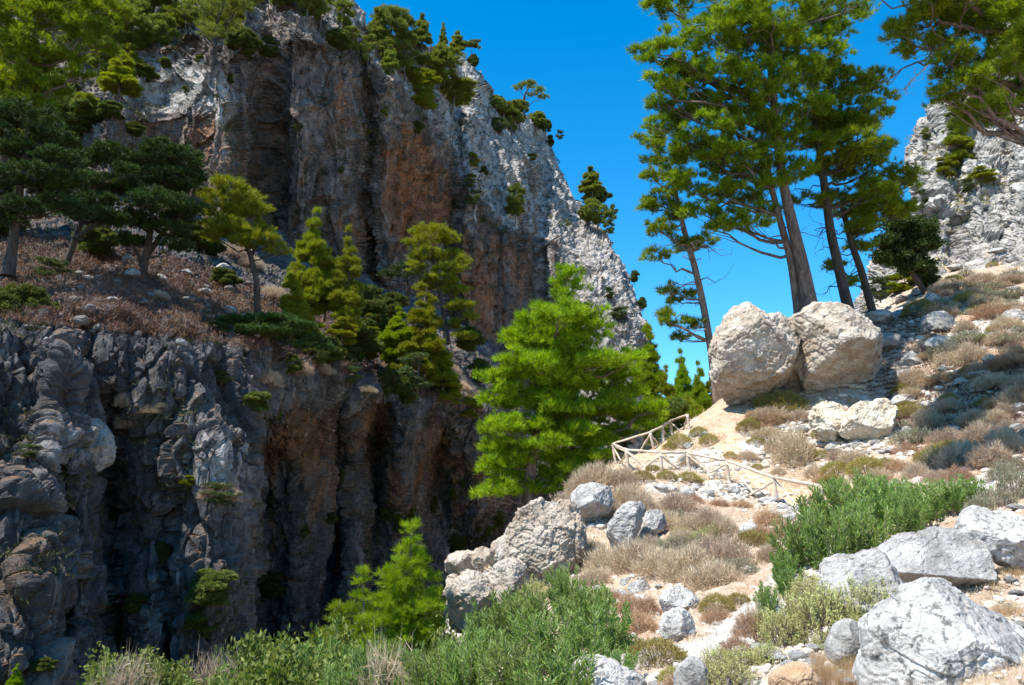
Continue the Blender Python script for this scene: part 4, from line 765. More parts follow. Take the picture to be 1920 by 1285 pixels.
# ---- big bushy pine in the middle
PF = [(1065, 515, 16, 20), (1065, 548, 28, 20), (1045, 590, 40, 20), (1092, 592, 38, 18), (1008, 602, 30, 18), (1105, 622, 42, 18), (1040, 642, 52, 22), (985, 642, 42, 20), (958, 670, 30, 18), (1080, 662, 52, 20), (1125, 682, 42, 17), (1010, 692, 52, 22), (945, 722, 38, 20), (1050, 722, 52, 22), (1112, 722, 52, 20), (1162, 702, 36, 18), (1182, 672, 24, 15), (990, 752, 52, 22), (928, 748, 28, 18), (1060, 772, 56, 20), (1132, 768, 52, 20), (1192, 782, 45, 17), (1222, 772, 24, 13), (1000, 802, 52, 20), (948, 802, 38, 18), (1080, 822, 52, 18), (938, 842, 34, 20), (1000, 862, 42, 18), (1060, 862, 42, 18), (1112, 832, 38, 14), (928, 882, 26, 16), (935, 922, 34, 16), (970, 902, 32, 16), (1040, 892, 34, 15), (1150, 812, 36, 12), (1075, 690, 40, 18), (1030, 750, 40, 18), (970, 700, 32, 16), (1090, 790, 40, 16), (1020, 830, 40, 16), (1170, 740, 35, 16), (1215, 800, 20, 10), (905, 930, 14, 9), (912, 810, 14, 9), (905, 710, 12, 9), (1000, 920, 40, 14), (1060, 915, 34, 12), (1100, 880, 40, 14), (1120, 860, 34, 12), (960, 870, 34, 14), (950, 760, 30, 14)]
hero('pine_tree', 'big bushy bright green pine in the middle of the gorge', 'pine tree', [[(992, 965, 11), (995, 890, 10), (1010, 800, 8.5), (1035, 680, 6.5), (1055, 580, 4), (1064, 500, 2)], [(1060, 890, 5), (1080, 810, 4), (1110, 740, 3)]], [(a, b, c*1.15, d_*1.15) for a, b, c, d_ in PF], 'pine_bright', size=.5, dens=1.7, n=14, nl=.4, nw=.044, seed=17, depth=46, depth_j=.65, rb=.14)
# ---- young pines low in the gorge
PG = [(772, 984, 4, 12), (770, 1010, 11, 12), (764, 1035, 20, 13), (784, 1050, 20, 11), (754, 1065, 25, 13), (790, 1080, 25, 13), (748, 1095, 30, 13), (772, 1110, 38, 15), (806, 1088, 16, 10), (738, 1130, 34, 13), (792, 1140, 38, 15), (733, 1165, 38, 15), (782, 1175, 38, 15), (760, 1205, 52, 15), (718, 1212, 38, 14), (802, 1222, 42, 15), (740, 1245, 50, 16), (792, 1262, 50, 16), (700, 1262, 42, 16), (725, 1075, 12, 9), (815, 1115, 12, 8), (760, 1150, 35, 14), (765, 1190, 40, 14), (830, 1180, 18, 9)]
PG = [(768+(a-768)*1.05, b, c*(1.0+.25*(b > 1120)), d_*1.1) for a, b, c, d_ in PG]
hero('pine_tree', 'tall yellow-green young pine pointing up from the gorge bottom', 'pine tree', [[(767, 1360, 5), (768, 1200, 4), (770, 1060, 2.5), (772, 972, .8)]], PG, 'pine_bright', 'bark_pale', size=.2, dens=1.3, n=16, nl=.17, nw=.013, seed=18, depth=19.5, depth_j=.4, up=.5, rb=.05)
PG2 = [(680, 1072, 5, 12), (678, 1096, 12, 11), (684, 1120, 20, 11), (668, 1145, 24, 11), (694, 1165, 26, 12), (672, 1190, 30, 12), (700, 1212, 30, 12), (662, 1228, 32, 14)]
hero('pine_tree', 'smaller young pine left of a tall yellow-green one in the gorge', 'pine tree', [[(686, 1340, 3.5), (683, 1200, 2.5), (680, 1062, .8)]], PG2, 'pine_bright', 'bark_pale', size=.2, dens=1.3, n=15, nl=.17, nw=.013, seed=19, depth=21.5, depth_j=.4, rb=.05)
PG3 = [(634, 1140, 7, 12), (630, 1162, 15, 11), (642, 1182, 20, 12), (618, 1195, 20, 12), (640, 1215, 26, 13), (600, 1200, 12, 12), (650, 1240, 30, 14)]
hero('pine_tree', 'shortest and leftmost of the three young pines in the gorge', 'pine tree', [[(632, 1330, 3), (632, 1220, 2), (634, 1132, .8)]], PG3, 'pine_bright', 'bark_pale', size=.22, dens=1.4, n=15, nl=.18, nw=.014, seed=20, depth=23, depth_j=.4, rb=.05)
# ---- left side
PL0 = [(30, 40, 60, 40), (100, 30, 52, 32), (60, 100, 52, 32), (20, 150, 52, 32), (122, 110, 34, 22), (162, 60, 42, 24), (92, 170, 36, 16), (150, 140, 24, 14), (205, 20, 42, 24), (60, 205, 42, 16), (-30, 90, 60, 50), (130, 0, 50, 25), (10, 5, 50, 25), (190, 90, 22, 12)]
hero('pine_tree', 'pine with yellow-green crown filling the top left corner', 'pine tree', [[(-20, 500, 12), (-10, 380, 10), (20, 220, 8), (60, 100, 6), (80, 0, 4)]], PL0, 'pine', size=.38, dens=1.5, n=13, nl=.32, nw=.038, seed=21, depth=40, depth_j=.5, dead=3)
PL1 = [(50, 222, 60, 18), (92, 262, 52, 16), (30, 282, 46, 18), (112, 302, 42, 14), (60, 332, 62, 16), (130, 342, 32, 13), (40, 392, 52, 14), (120, 386, 42, 13), (-20, 250, 50, 20), (-30, 350, 50, 20), (90, 360, 40, 12), (10, 420, 40, 10)]
hero('cypress_tree', 'dark layered tree at the left edge below the corner pine', 'tree', [[(20, 500, 9), (28, 420, 8), (40, 330, 6), (55, 230, 4)], [(28, 420, 6), (70, 370, 4), (110, 330, 3)]], PL1, 'dark', 'bark_dark', size=.34, dens=2.2, n=15, nl=.2, nw=.04, seed=22, depth=38, depth_j=.4, dead=4)
PL2 = [(182, 300, 40, 20), (212, 290, 34, 20), (170, 350, 48, 22), (152, 402, 46, 16), (222, 352, 38, 18), (202, 412, 46, 15), (180, 380, 45, 16), (240, 320, 20, 14)]
hero('cypress_tree', 'dark round evergreen between the left edge tree and the darkest tree', 'tree', [[(122, 510, 6), (138, 450, 5.5), (165, 390, 4), (190, 320, 3)], [(138, 450, 4), (200, 405, 3)]], PL2, 'dark', 'bark_dark', size=.34, dens=2.4, n=15, nl=.2, nw=.04, seed=23, depth=44, depth_j=.5, dead=3)
PL3 = [(300, 282, 40, 18), (342, 300, 40, 20), (268, 318, 44, 20), (322, 342, 48, 22), (364, 332, 24, 17), (290, 380, 52, 22), (348, 392, 34, 17), (250, 412, 38, 17), (312, 432, 42, 17), (240, 452, 34, 13), (330, 462, 28, 11), (240, 350, 30, 17), (280, 300, 30, 15), (330, 410, 30, 15)]
hero('cypress_tree', 'darkest and densest evergreen on the left bench, with rounded top', 'tree', [[(262, 548, 7), (272, 490, 7), (284, 420, 5), (292, 330, 3)], [(270, 490, 5), (310, 430, 4), (340, 380, 2.5)], [(268, 500, 4), (245, 450, 3)]], PL3, 'dark', 'bark_dark', size=.36, dens=2.6, n=15, nl=.2, nw=.042, seed=24, depth=46, depth_j=.5, dead=4)
PL4 = [(430, 353, 34, 14), (400, 373, 28, 14), (462, 370, 30, 14), (484, 396, 24, 12), (420, 400, 38, 15), (388, 420, 22, 12), (440, 430, 44, 14), (490, 430, 24, 13), (400, 445, 28, 10), (470, 455, 34, 12), (510, 450, 20, 11), (522, 470, 22, 9), (450, 400, 30, 13)]
hero('pine_tree', 'round-crowned light green pine with bare dark trunk on the left bench', 'pine tree', [[(485, 605, 6.5), (480, 530, 5.5), (470, 480, 5), (450, 435, 3.5), (432, 370, 2)], [(470, 480, 3.5), (495, 445, 2)]], PL4, 'pine_yel', 'bark_dark', size=.36, dens=1.3, n=13, nl=.32, nw=.038, seed=25, depth=49, depth_j=.5, rb=.11)
PL5 = [(400, 615, 28, 7), (440, 605, 34, 8), (480, 604, 38, 8), (520, 600, 38, 8), (560, 612, 30, 9), (590, 636, 20, 9), (610, 655, 14, 8), (430, 632, 42, 7), (490, 625, 52, 9), (540, 630, 38, 9), (395, 635, 20, 6), (570, 648, 25, 7)]
hero('juniper_tree', 'flat-topped spreading juniper growing from the wall edge', 'tree', [[(468, 735, 7), (474, 705, 6), (466, 675, 4.5), (450, 640, 2.5)], [(474, 705, 4.5), (500, 665, 3.5), (545, 640, 2)], [(470, 690, 3), (430, 655, 2)]], PL5, 'juniper', 'bark_dark', size=.26, dens=3., n=15, nl=.15, nw=.035, seed=26, depth=42.5, depth_j=.5, rb=.1, thick=1.)
PL6 = [(810, 440, 42, 10), (782, 456, 24, 9), (842, 450, 24, 9), (800, 480, 38, 10), (846, 482, 28, 9), (780, 502, 20, 8), (842, 506, 34, 9), (870, 490, 16, 7), (826, 526, 34, 9), (852, 546, 28, 9), (800, 540, 24, 8), (862, 576, 28, 10), (882, 596, 16, 7), (842, 612, 24, 9), (870, 632, 22, 8)]
hero('pine_tree', 'layered pine on the gorge shelf below the orange cliff', 'pine tree', [[(838, 640, 5), (828, 560, 4), (816, 510, 3), (806, 445, 2)]], PL6, 'pine_yel', 'bark_dark', size=.5, dens=1.6, n=12, nl=.42, nw=.045, seed=27, depth=82, depth_j=.5)
hero('pine_tree', 'dark shaded flat pine left of the layered cliff pine', 'pine tree', [[(765, 560, 3), (762, 520, 2.2), (755, 505, 1.5)]], [(750, 510, 32, 9), (725, 516, 18, 6), (775, 518, 15, 7)], 'dark', 'bark_dark', size=.5, dens=1.8, n=12, nl=.35, nw=.05, seed=28, depth=85)
PRT = [(410, 20, 30, 12), (385, 42, 24, 8), (430, 45, 22, 7), (395, 60, 26, 8), (420, 5, 35, 14), (370, 15, 25, 10), (450, 10, 25, 12)]
hero('pine_tree', 'pine with tall bare dark trunk high on the left of the cliff', 'pine tree', [[(402, 112, 4), (405, 70, 3.5), (410, 30, 3), (408, -30, 2)], [(409, 30, 2), (425, 5, 1.5)]], PRT, 'pine_far', 'bark_dark', size=.55, dens=1.3, n=11, nl=.42, nw=.045, seed=29, depth=min(depth_at('A', 402, 112), 90))
PRL = [(990, 160, 18, 5), (972, 166, 10, 4), (1008, 170, 12, 5), (1018, 182, 9, 5), (1000, 178, 10, 3)]
hero('pine_tree', 'lone leaning umbrella pine jutting from the ridge into the sky', 'pine tree', [[(975, 205, 2.6), (982, 190, 2.2), (984, 176, 1.6), (992, 165, 1)]], PRL, 'pine_far', 'bark_dark', size=.6, dens=2.2, n=12, nl=.42, nw=.06, seed=30, depth=depth_at('A', 965, 215), rb=.12, thick=.8)
hero('dead_branch_shrub', 'bare twisted branch jutting from the cliff above the pale buttress', 'shrub', [[(1012, 470, 1.6), (1035, 450, 1.4), (1055, 440, 1), (1062, 425, .6)]], [(1058, 420, 12, 4)], 'pine_grey', 'bark_dark', size=.5, dens=1.2, n=8, nl=.4, nw=.05, seed=31, depth=depth_at('A', 1020, 470))
# bare dead limb hanging from the corner pine
ac = Acc(); g = np.random.default_rng(50); base = pix(1745, 75, 35)
mn = smooth_poly(pix(np.array([1765, 1752, 1742, 1722, 1702, 1694]), np.array([50, 85, 120, 140, 158, 172]), np.full(6, 35.)), 16); wood_tube(ac, mn-base, np.linspace(.05, .012, 16), 5)
for k in range(26): a = mn[g.integers(5, 16)]; wood_tube(ac, curve(a-base, a-base+.55*unit(g.normal(size=3)), -.05, 4, g, .12), np.linspace(.012, .004, 4), 3)
link('dead_branch', ac.mesh('dead_branch', M['dead'], True), None, base, category='branch', label='bare dead branch hanging against the sky below the overhanging pine')
# ------------------------------------------------------------------ COPIED SMALL TREES
def conic(seed, fine=1, h=1., r=.24, mat='pine_yel', bark='bark', lvl=12, droop=0., start=.12, dens=1.5):
    g = np.random.default_rng(seed); tr = np.stack([.015*np.cumsum(g.normal(size=20))*.4, .015*np.cumsum(g.normal(size=20))*.4, np.linspace(0, .97, 20)], 1); rr = np.linspace(.017, .003, 20); pads = []
    for i in range(lvl):
        t = start+(1-start)*(i+.5)/lvl; R = r*(1-t)**.75*g.uniform(.75, 1.15)+.012
        m = 5 if t < .8 else 2
        for k in range(m):
            a = g.uniform(0, 6.28); q = R*g.uniform(.5, 1.); pr = R*.42+.012; c = np.array([math.cos(a)*q, math.sin(a)*q, t+q*.25-droop*q+.02*g.normal()]); pads.append((*c, pr, pr, pr*.55))
    ac = Acc(); wood_tube(ac, tr, rr, 7); limbs(ac, tr, rr, pads, g, .012, 1); fo = Acc(); f = fine; fill_pads(fo, pads, g, .035/f**.5, dens, 'needle', int(10), .05/f**.7, .0075/f, .55, .6); return ac.mesh('trunk', M[bark], True), fo.mesh('crown', M[mat])
def domed(seed, fine=1, mat='pine_far', bark='bark', r=.42, lo=.45, hi=1., npad=16, flat=.35, kind='needle', lean=.1, dens=1.5):
    g = np.random.default_rng(seed); ln = g.uniform(-1, 1)*lean
    tr = np.stack([ln*np.linspace(0, 1, 20)**1.5+.02*np.cumsum(g.normal(size=20))*.3, .02*np.cumsum(g.normal(size=20))*.3, np.linspace(0, hi*.88, 20)], 1); rr = np.linspace(.028, .006, 20); pads = []
    for i in range(npad):
        t = g.uniform(0, 1); z = lo+(hi-lo)*t; R = r*math.sqrt(max(.05, 1-((z-lo*.7-hi*.3)/(hi-lo*.7-hi*.3+.05))**2)) if z > lo*.7+hi*.3 else r*(.6+.4*(z-lo)/(hi-lo+.01))
        a = g.uniform(0, 6.28); q = R*g.uniform(.2, .85); pr = r*g.uniform(.25, .42); pads.append((ln+math.cos(a)*q, math.sin(a)*q, min(z, hi-.05), pr, pr, pr*flat))
    ac = Acc(); wood_tube(ac, tr, rr, 7); limbs(ac, tr, rr, pads, g, .02, 3); fo = Acc(); f = fine
    if kind == 'needle': fill_pads(fo, pads, g, .05/f**.5, dens, 'needle', 10, .055/f**.7, .009/f, .55, .6)
    else: fill_pads(fo, pads, g, .05/f**.5, dens*1.3, 'leaf', 8, .03/f**.6, .02/f**.6)
    return ac.mesh('trunk', M[bark], True), fo.mesh('crown', M[mat])
PRO = {'cy': [conic(201, 1.6, r=.26, mat='pine_yel', dens=1.7), conic(202, 1.6, r=.22, mat='pine_yel', dens=1.7)], 'cb': [conic(203, 1.5, r=.27, mat='pine_bright', dens=1.7)], 'cf': [conic(204, .9, r=.22, mat='pine_far', lvl=9), conic(205, .9, r=.18, mat='pine_far', lvl=9)],
       'df': [domed(206, flat=.5, npad=22, lo=.35, dens=.8), domed(207, r=.5, npad=24, flat=.5, lo=.3, dens=.75), domed(208, r=.36, npad=20, flat=.5, lo=.3, dens=.8)], 'um': [domed(209, lo=.72, flat=.25, r=.5, npad=12), domed(210, lo=.65, flat=.25, r=.6, npad=14, lean=.2)],
       'dk': [domed(211, mat='bush', r=.5, lo=.2, npad=22, flat=.7, kind='leaf'), domed(212, mat='bush', r=.55, lo=.15, npad=24, flat=.7, kind='leaf')], 'gy': [domed(213, 1.3, mat='pine_grey', r=.5, lo=.2, npad=18, dens=.8)],
       'ye': [domed(214, 1.2, mat='pine_yel', r=.55, lo=.15, npad=20, flat=.6), domed(215, 1.2, mat='pine_yel', r=.5, lo=.1, npad=20, flat=.6)], 'bs': [domed(216, 1.3, mat='broad', r=.6, lo=.15, npad=24, flat=.7, kind='leaf'), domed(217, 1.3, mat='juniper', r=.6, lo=.15, npad=24, flat=.7, kind='leaf')],
       'tall': [conic(218, 1.4, r=.16, mat='pine_bright', lvl=14, dens=1.9)]}
NM = {'cy': ('pine_tree', 'pine tree', 'pointed yellow-green pine'), 'cb': ('pine_tree', 'pine tree', 'pointed bright green pine'), 'cf': ('pine_tree', 'pine tree', 'small pointed far pine'), 'df': ('pine_tree', 'pine tree', 'rounded far pine'), 'um': ('pine_tree', 'pine tree', 'flat-topped far pine'),
      'dk': ('evergreen_shrub', 'shrub', 'dark green bush'), 'gy': ('sparse_shrub', 'shrub', 'thin greyish bush'), 'ye': ('evergreen_shrub', 'shrub', 'yellow-green bush'), 'bs': ('evergreen_shrub', 'shrub', 'mid green bush'), 'tall': ('pine_tree', 'pine tree', 'narrow column-like green pine')}
rt = random.Random(9)
def small(kind, px, yb, yt, wpx, key='A', d=None, grp=None):
    dd = d or min(depth_at(k, px, yb) for k in key)
    if dd > 1e8: return
    P = PRO[kind]; i = rt.randrange(len(P)); tm, cm = P[i]; nm, cat, look = NM[kind]
    base = pix(px, yb, dd); h = (yb-yt)*dd/FPX*1.03; wr = wpx*dd/FPX; h = max(h, .55*wr)
    cw = {'cy': .5, 'cb': .54, 'cf': .42, 'tall': .32}.get(kind, .95); s = wr/cw
    e = bpy.data.objects.new(nm, None); S.collection.objects.link(e); e.location = base-np.array([0, 0, .15*h*(kind in ('dk', 'ye', 'bs', 'gy'))+.02*h]); e.rotation_euler = (0, 0, rt.uniform(0, 6.28)); e.scale = (s, s, h)
    e['category'] = cat; e['group'] = grp or {'A': 'trees and bushes on the high cliff', 'B': 'trees and bushes on the lower wall', 'C': 'bushes of the hillside', 'D': 'bushes on the sunlit cliff'}.get(key[0], 'trees beyond the ridge')
    link('trunk', tm, e); link('crown', cm, e); later(e, look, px, (yb+yt)/2); return e
for a in [('cy', 576, 618, 385, 105, 'B', 55), ('cy', 648, 640, 422, 78, 'B', 55), ('cy', 610, 600, 470, 60, 'B', 57), ('cy', 790, 722, 530, 100, 'B', 62), ('cb', 745, 700, 575, 75, 'B', 63), ('gy', 780, 730, 650, 100, 'B', 60), ('dk', 660, 680, 600, 110, 'B', 60), ('dk', 700, 640, 560, 80, 'B', 66), ('ye', 640, 640, 590, 60, 'B', 53), ('ye', 845, 760, 715, 62, 'B'), ('dk', 590, 690, 640, 50, 'B'), ('dk', 720, 745, 690, 55, 'B'),
          ('ye', 635, 560, 470, 60, 'B', 58), ('dk', 735, 600, 545, 70, 'B', 76), ('dk', 880, 660, 610, 60, 'B', 84), ('dk', 640, 700, 650, 60, 'B', 55), ('ye', 715, 660, 620, 40, 'B', 64), ('cy', 720, 670, 590, 45, 'B', 66), ('dk', 35, 640, 525, 140, 'B', 33), ('gy', 110, 740, 670, 90, 'B', 31.5), ('dk', 105, 755, 685, 90, 'B', 31.2), ('gy', 415, 720, 690, 40, 'B'), ('bs', 480, 770, 730, 60, 'B'), ('dk', 520, 790, 740, 30, 'B'), ('gy', 60, 860, 830, 60, 'B'), ('ye', 318, 880, 830, 26, 'B'), ('ye', 355, 910, 895, 40, 'B'), ('gy', 410, 945, 905, 90, 'B'),
          ('bs', 400, 1130, 1065, 90, 'B'), ('gy', 440, 1110, 1070, 50, 'B'), ('bs', 385, 1180, 1135, 80, 'B'), ('dk', 500, 1120, 1070, 60, 'B'), ('dk', 200, 1020, 960, 50, 'B'), ('dk', 300, 1060, 1015, 40, 'B'), ('dk', 80, 1260, 1235, 50, 'B'), ('dk', 570, 1010, 985, 25, 'B'), ('dk', 870, 915, 890, 24, 'B'), ('dk', 850, 935, 915, 20, 'B'), ('dk', 750, 1000, 930, 70, 'B'), ('dk', 620, 985, 960, 26, 'B'), ('dk', 250, 1150, 1110, 50, 'B'), ('dk', 640, 905, 880, 22, 'B'), ('dk', 900, 1010, 960, 50, 'B'), ('dk', 850, 1050, 1000, 50, 'B'), ('dk', 930, 990, 950, 45, 'B'), ('dk', 810, 960, 930, 30, 'B'), ('dk', 970, 1020, 980, 40, 'B')]: small(*a)
for a in [('df', 735, 130, 15, 90), ('cf', 712, 110, 5, 45), ('df', 760, 100, 30, 50), ('cf', 790, 95, 20, 34), ('cf', 831, 98, 38, 20), ('cf', 857, 105, 55, 28), ('um', 882, 112, 76, 40), ('dk', 888, 125, 98, 22), ('df', 820, 168, 95, 95), ('ye', 765, 155, 108, 60), ('df', 760, 150, 60, 60), ('um', 845, 218, 155, 92), ('ye', 800, 165, 130, 50), ('df', 720, 125, 70, 50), ('cf', 730, 140, 80, 30), ('df', 945, 228, 180, 50), ('df', 975, 245, 190, 50), ('df', 1003, 248, 210, 48), ('dk', 1024, 245, 222, 18), ('dk', 1032, 275, 250, 14), ('cf', 1108, 372, 310, 42), ('dk', 1118, 380, 345, 45), ('df', 1122, 440, 372, 70), ('df', 1150, 420, 385, 24), ('df', 965, 425, 345, 36), ('ye', 962, 400, 375, 40), ('ye', 886, 310, 280, 26), ('df', 885, 360, 325, 30), ('gy', 890, 385, 350, 40), ('gy', 1050, 260, 240, 20), ('dk', 1190, 530, 505, 22), ('dk', 1205, 580, 555, 20), ('gy', 1165, 600, 570, 50), ('gy', 1140, 560, 535, 30), ('ye', 1000, 300, 285, 20), ('ye', 720, 215, 190, 16), ('ye', 690, 252, 240, 16), ('gy', 870, 472, 455, 16), ('dk', 780, 250, 225, 30), ('dk', 905, 330, 310, 22),
          ('df', 600, 60, -30, 90), ('df', 640, 65, 0, 60), ('df', 575, 40, -30, 70), ('df', 330, 60, -30, 100), ('df', 280, 70, -10, 80), ('df', 460, 45, -40, 90), ('df', 515, 35, -50, 80), ('um', 370, 30, -30, 90), ('df', 240, 110, 20, 100), ('df', 180, 160, 70, 90), ('df', 195, 100, -10, 90), ('cy', 222, 180, 92, 70), ('ye', 240, 130, 75, 40), ('df', 140, 130, 50, 80), ('ye', 155, 220, 165, 60), ('dk', 150, 240, 190, 100), ('dk', 100, 210, 160, 90), ('dk', 450, 90, 50, 60), ('dk', 500, 110, 60, 50), ('ye', 330, 50, 15, 60), ('um', 350, 65, 20, 60), ('dk', 310, 130, 105, 30), ('dk', 375, 120, 100, 26), ('dk', 430, 155, 138, 18), ('dk', 350, 175, 160, 22), ('gy', 560, 245, 228, 24), ('gy', 530, 155, 138, 20), ('gy', 600, 192, 172, 22), ('dk', 250, 255, 225, 40), ('df', 550, 10, -50, 70), ('df', 420, 0, -50, 80), ('gy', 640, 325, 310, 20), ('dk', 700, 372, 357, 16), ('gy', 905, 418, 400, 18)]: small(*a[:5], 'A')
for a in [('tall', 1222, 850, 605, 55, 'X', 62), ('cb', 1285, 860, 655, 60, 'X', 70), ('cy', 1255, 860, 690, 60, 'X', 60), ('cb', 1318, 860, 678, 50, 'X', 66), ('ye', 1300, 850, 730, 90, 'X', 62), ('bs', 1245, 850, 740, 90, 'X', 58), ('ye', 1270, 850, 735, 90, 'X', 58), ('cy', 1335, 780, 700, 34, 'X', 70), ('gy', 1160, 850, 800, 50, 'X', 47)]: small(*a)
for a in [('df', 1822, 240, 190, 90, 'D'), ('ye', 1800, 300, 240, 60, 'D'), ('df', 1795, 290, 225, 50, 'D'), ('df', 1905, 240, 185, 60, 'D'), ('ye', 1840, 340, 312, 55, 'D'), ('df', 1735, 270, 240, 26, 'D'), ('ye', 1770, 330, 290, 40, 'D'), ('gy', 1815, 360, 330, 40, 'D'), ('df', 1890, 200, 150, 60, 'D'), ('gy', 1730, 395, 345, 30, 'D'), ('ye', 1700, 545, 500, 60, 'D', 62), ('ye', 1665, 560, 520, 50, 'D', 64), ('gy', 1650, 560, 510, 50, 'D', 60), ('dk', 1740, 540, 480, 60, 'D', 58)]: small(*a)

for a in [('df', 120, 90, -20, 110), ('df', 260, 40, -50, 100), ('df', 300, 100, 30, 70), ('ye', 400, 70, 30, 60),  ('ye', 200, 130, 95, 60), ('df', 160, 110, 10, 90), ('dk', 270, 150, 120, 50), ('dk', 130, 280, 230, 80), ('dk', 60, 300, 230, 120), ('ye', 420, 50, 10, 60), ('df', 660, 110, 50, 50), ('dk', 630, 90, 55, 50), ('dk', 210, 220, 195, 50), ('dk', 110, 170, 130, 60)]: small(*a, 'A')
for a in [('df', 690, 130, 60, 44), ('ye', 790, 200, 160, 50), ('df', 930, 215, 175, 36), ('df', 960, 255, 205, 50), ('gy', 935, 250, 215, 50), ('dk', 1010, 245, 215, 36), ('df', 1100, 430, 385, 40), ('df', 1140, 450, 395, 40)]: small(*a, 'A')
for a in [('df', -60, 480, 60, 240, 'B', 50), ('dk', -140, 500, 250, 220, 'B', 50)]:
    o_ = small(*a, 'trees left of the frame')
    if o_: PENDING.pop(); o_['label'] = 'tree standing just outside the left edge of the photo'

for a in [('cy', 545, 640, 500, 60), ('ye', 590, 650, 600, 60), ('cy', 690, 680, 590, 60), ('dk', 610, 680, 630, 70), ('ye', 740, 730, 680, 50), ('cy', 830, 740, 640, 60), ('dk', 760, 760, 700, 60), ('dk', 800, 690, 620, 80), ('dk', 690, 600, 530, 90), ('gy', 650, 720, 680, 60), ('ye', 880, 780, 735, 50), ('dk', 540, 700, 660, 60), ('gy', 560, 600, 560, 50), ('dk', 420, 540, 500, 50), ('dk', 180, 480, 420, 90), ('dk', 380, 470, 420, 90), ('gy', 90, 520, 480, 80), ('dk', 900, 720, 670, 50), ('ye', 660, 590, 530, 50)]: small(*a, 'B')
# ------------------------------------------------------------------ SHRUBS (unit size: 1 m wide), copied
def dome_pts(n, g, h=.5, shell=.5, lump=.15, seed=0):
    d = unit(g.normal(size=(n, 3))); d[:, 2] = np.abs(d[:, 2]); r = g.uniform(shell, 1, (n, 1))**.7; lm = 1+lump*2*fbm(d*2.3+seed, 2)[:, None]
    return d*r*np.array([.5, .5, h])*lm, d
def twiggy(seed, n, ln, wd, h, spread, up, mat, m=6, stems=60, kind='needle', shell=.45, bark='bark_pale', lump=.2):
    g = np.random.default_rng(seed); P, d = dome_pts(n, g, h, shell, lump, seed); a = Acc()
    D = unit(d*np.array([1, 1, .6])+np.array([0, 0, up])); r = np.clip(.25+.75*(P[:, 2]/h)*g.uniform(.5, 1.2, n), 0, 1)*.6+.4*g.random(n)
    if kind == 'needle': a.add(*needles(P, D, m, ln, wd, spread, g, ln*.2, r))
    else: PP = np.repeat(P, m, 0)+g.normal(size=(n*m, 3))*ln*.6; DD = unit(np.repeat(D, m, 0)+spread*g.normal(size=PP.shape)); a.add(*leaves(PP, DD, ln, wd, g, np.clip(np.repeat(r, m)+.1*g.normal(size=n*m), 0, 1)))
    st = Acc()
    for k in range(stems): e = P[g.integers(n)]; wood_tube(st, curve(np.array([e[0]*.2, e[1]*.2, -.05]), e, .05, 4, g, .04), [.008, .006, .004, .002], 3)
    return st.mesh('stems', M[bark], True), a.mesh('foliage', M[mat])
def oleander_me(seed, dens=1.):
    g = np.random.default_rng(seed); st = Acc(); a = Acc(); C = []; D = []; R = []
    for k in range(int(38*dens)):
        ang = g.uniform(0, 6.28); rr = .5*math.sqrt(g.uniform(0, 1)); tip = np.array([math.cos(ang)*rr, math.sin(ang)*rr, g.uniform(.55, 1.05)*(1-.7*rr*rr)]); b = np.array([tip[0]*.35, tip[1]*.35, -.05])
        Q = curve(b, tip, .05, 9, g, .015); wood_tube(st, Q, np.linspace(.007, .003, 9), 4); T = unit(np.gradient(Q, axis=0)); rk = g.random()
        for t in np.arange(.25, 1.0, .05):
            i = t*8; j = int(i); f = i-j; p = Q[j]*(1-f)+Q[min(j+1, 8)]*f; tt = T[j]; a0 = g.uniform(0, 6.28)
            for q in range(3):
                s1 = unit(np.cross(tt, [.3, .9, .1])); s2 = np.cross(tt, s1); aa = a0+q*2.09; o = math.cos(aa)*s1+math.sin(aa)*s2; C.append(p); D.append(unit(o*(.95-.3*t)+tt*(.35+.6*t)+.15*g.normal(size=3))); R.append(np.clip(.5*rk+.35*t+.25*g.normal(), 0, 1))
    C, D, R = np.array(C), np.array(D), np.array(R); a.add(*leaves(C, D, .125, .027, g, R, .12)); return st.mesh('stems', M['bark_pale'], True), a.mesh('foliage', M['oleander'])
def sagey(seed, mat='sage', n=330, h=.5):
    """upright spikes of small leaves"""
    g = np.random.default_rng(seed); st = Acc(); a = Acc(); P, d = dome_pts(n, g, h, .55, .2, seed); C = []; D = []; R = []
    for p, dd in zip(P, d):
        u = unit(dd*.5+np.array([0, 0, 1.])+.25*g.normal(size=3)); L = g.uniform(.08, .2); rk = g.random()
        for t in np.linspace(0, 1, 11): C.append(p+u*L*t); o = g.normal(size=3); D.append(unit(u+.9*o)); R.append(np.clip(.45*rk+.35*t+.2*g.random(), 0, 1))
        if g.random() < .5: wood_tube(st, curve(np.array([p[0]*.3, p[1]*.3, -.05]), p+u*L, .03, 3, g, .03), [.005, .004, .002], 3)
    C, D, R = np.array(C), np.array(D), np.array(R); a.add(*leaves(C, D, .045, .017, g, R)); return st.mesh('stems', M['bark_pale'], True), a.mesh('foliage', M[mat])
def grass_me(seed, n=420):
    g = np.random.default_rng(seed); a = Acc(); r = .5*np.sqrt(g.random(n)); t = g.uniform(0, 6.28, n); P = np.stack([r*np.cos(t), r*np.sin(t), -.02+0*r], 1); D = unit(np.stack([.5*P[:, 0]/.5, .5*P[:, 1]/.5, .8+0*r], 1)+.2*g.normal(size=P.shape)); a.add(*needles(P, D, 2, .42, .011, .15, g, .01, g.random(n))); return None, a.mesh('foliage', M['straw'])
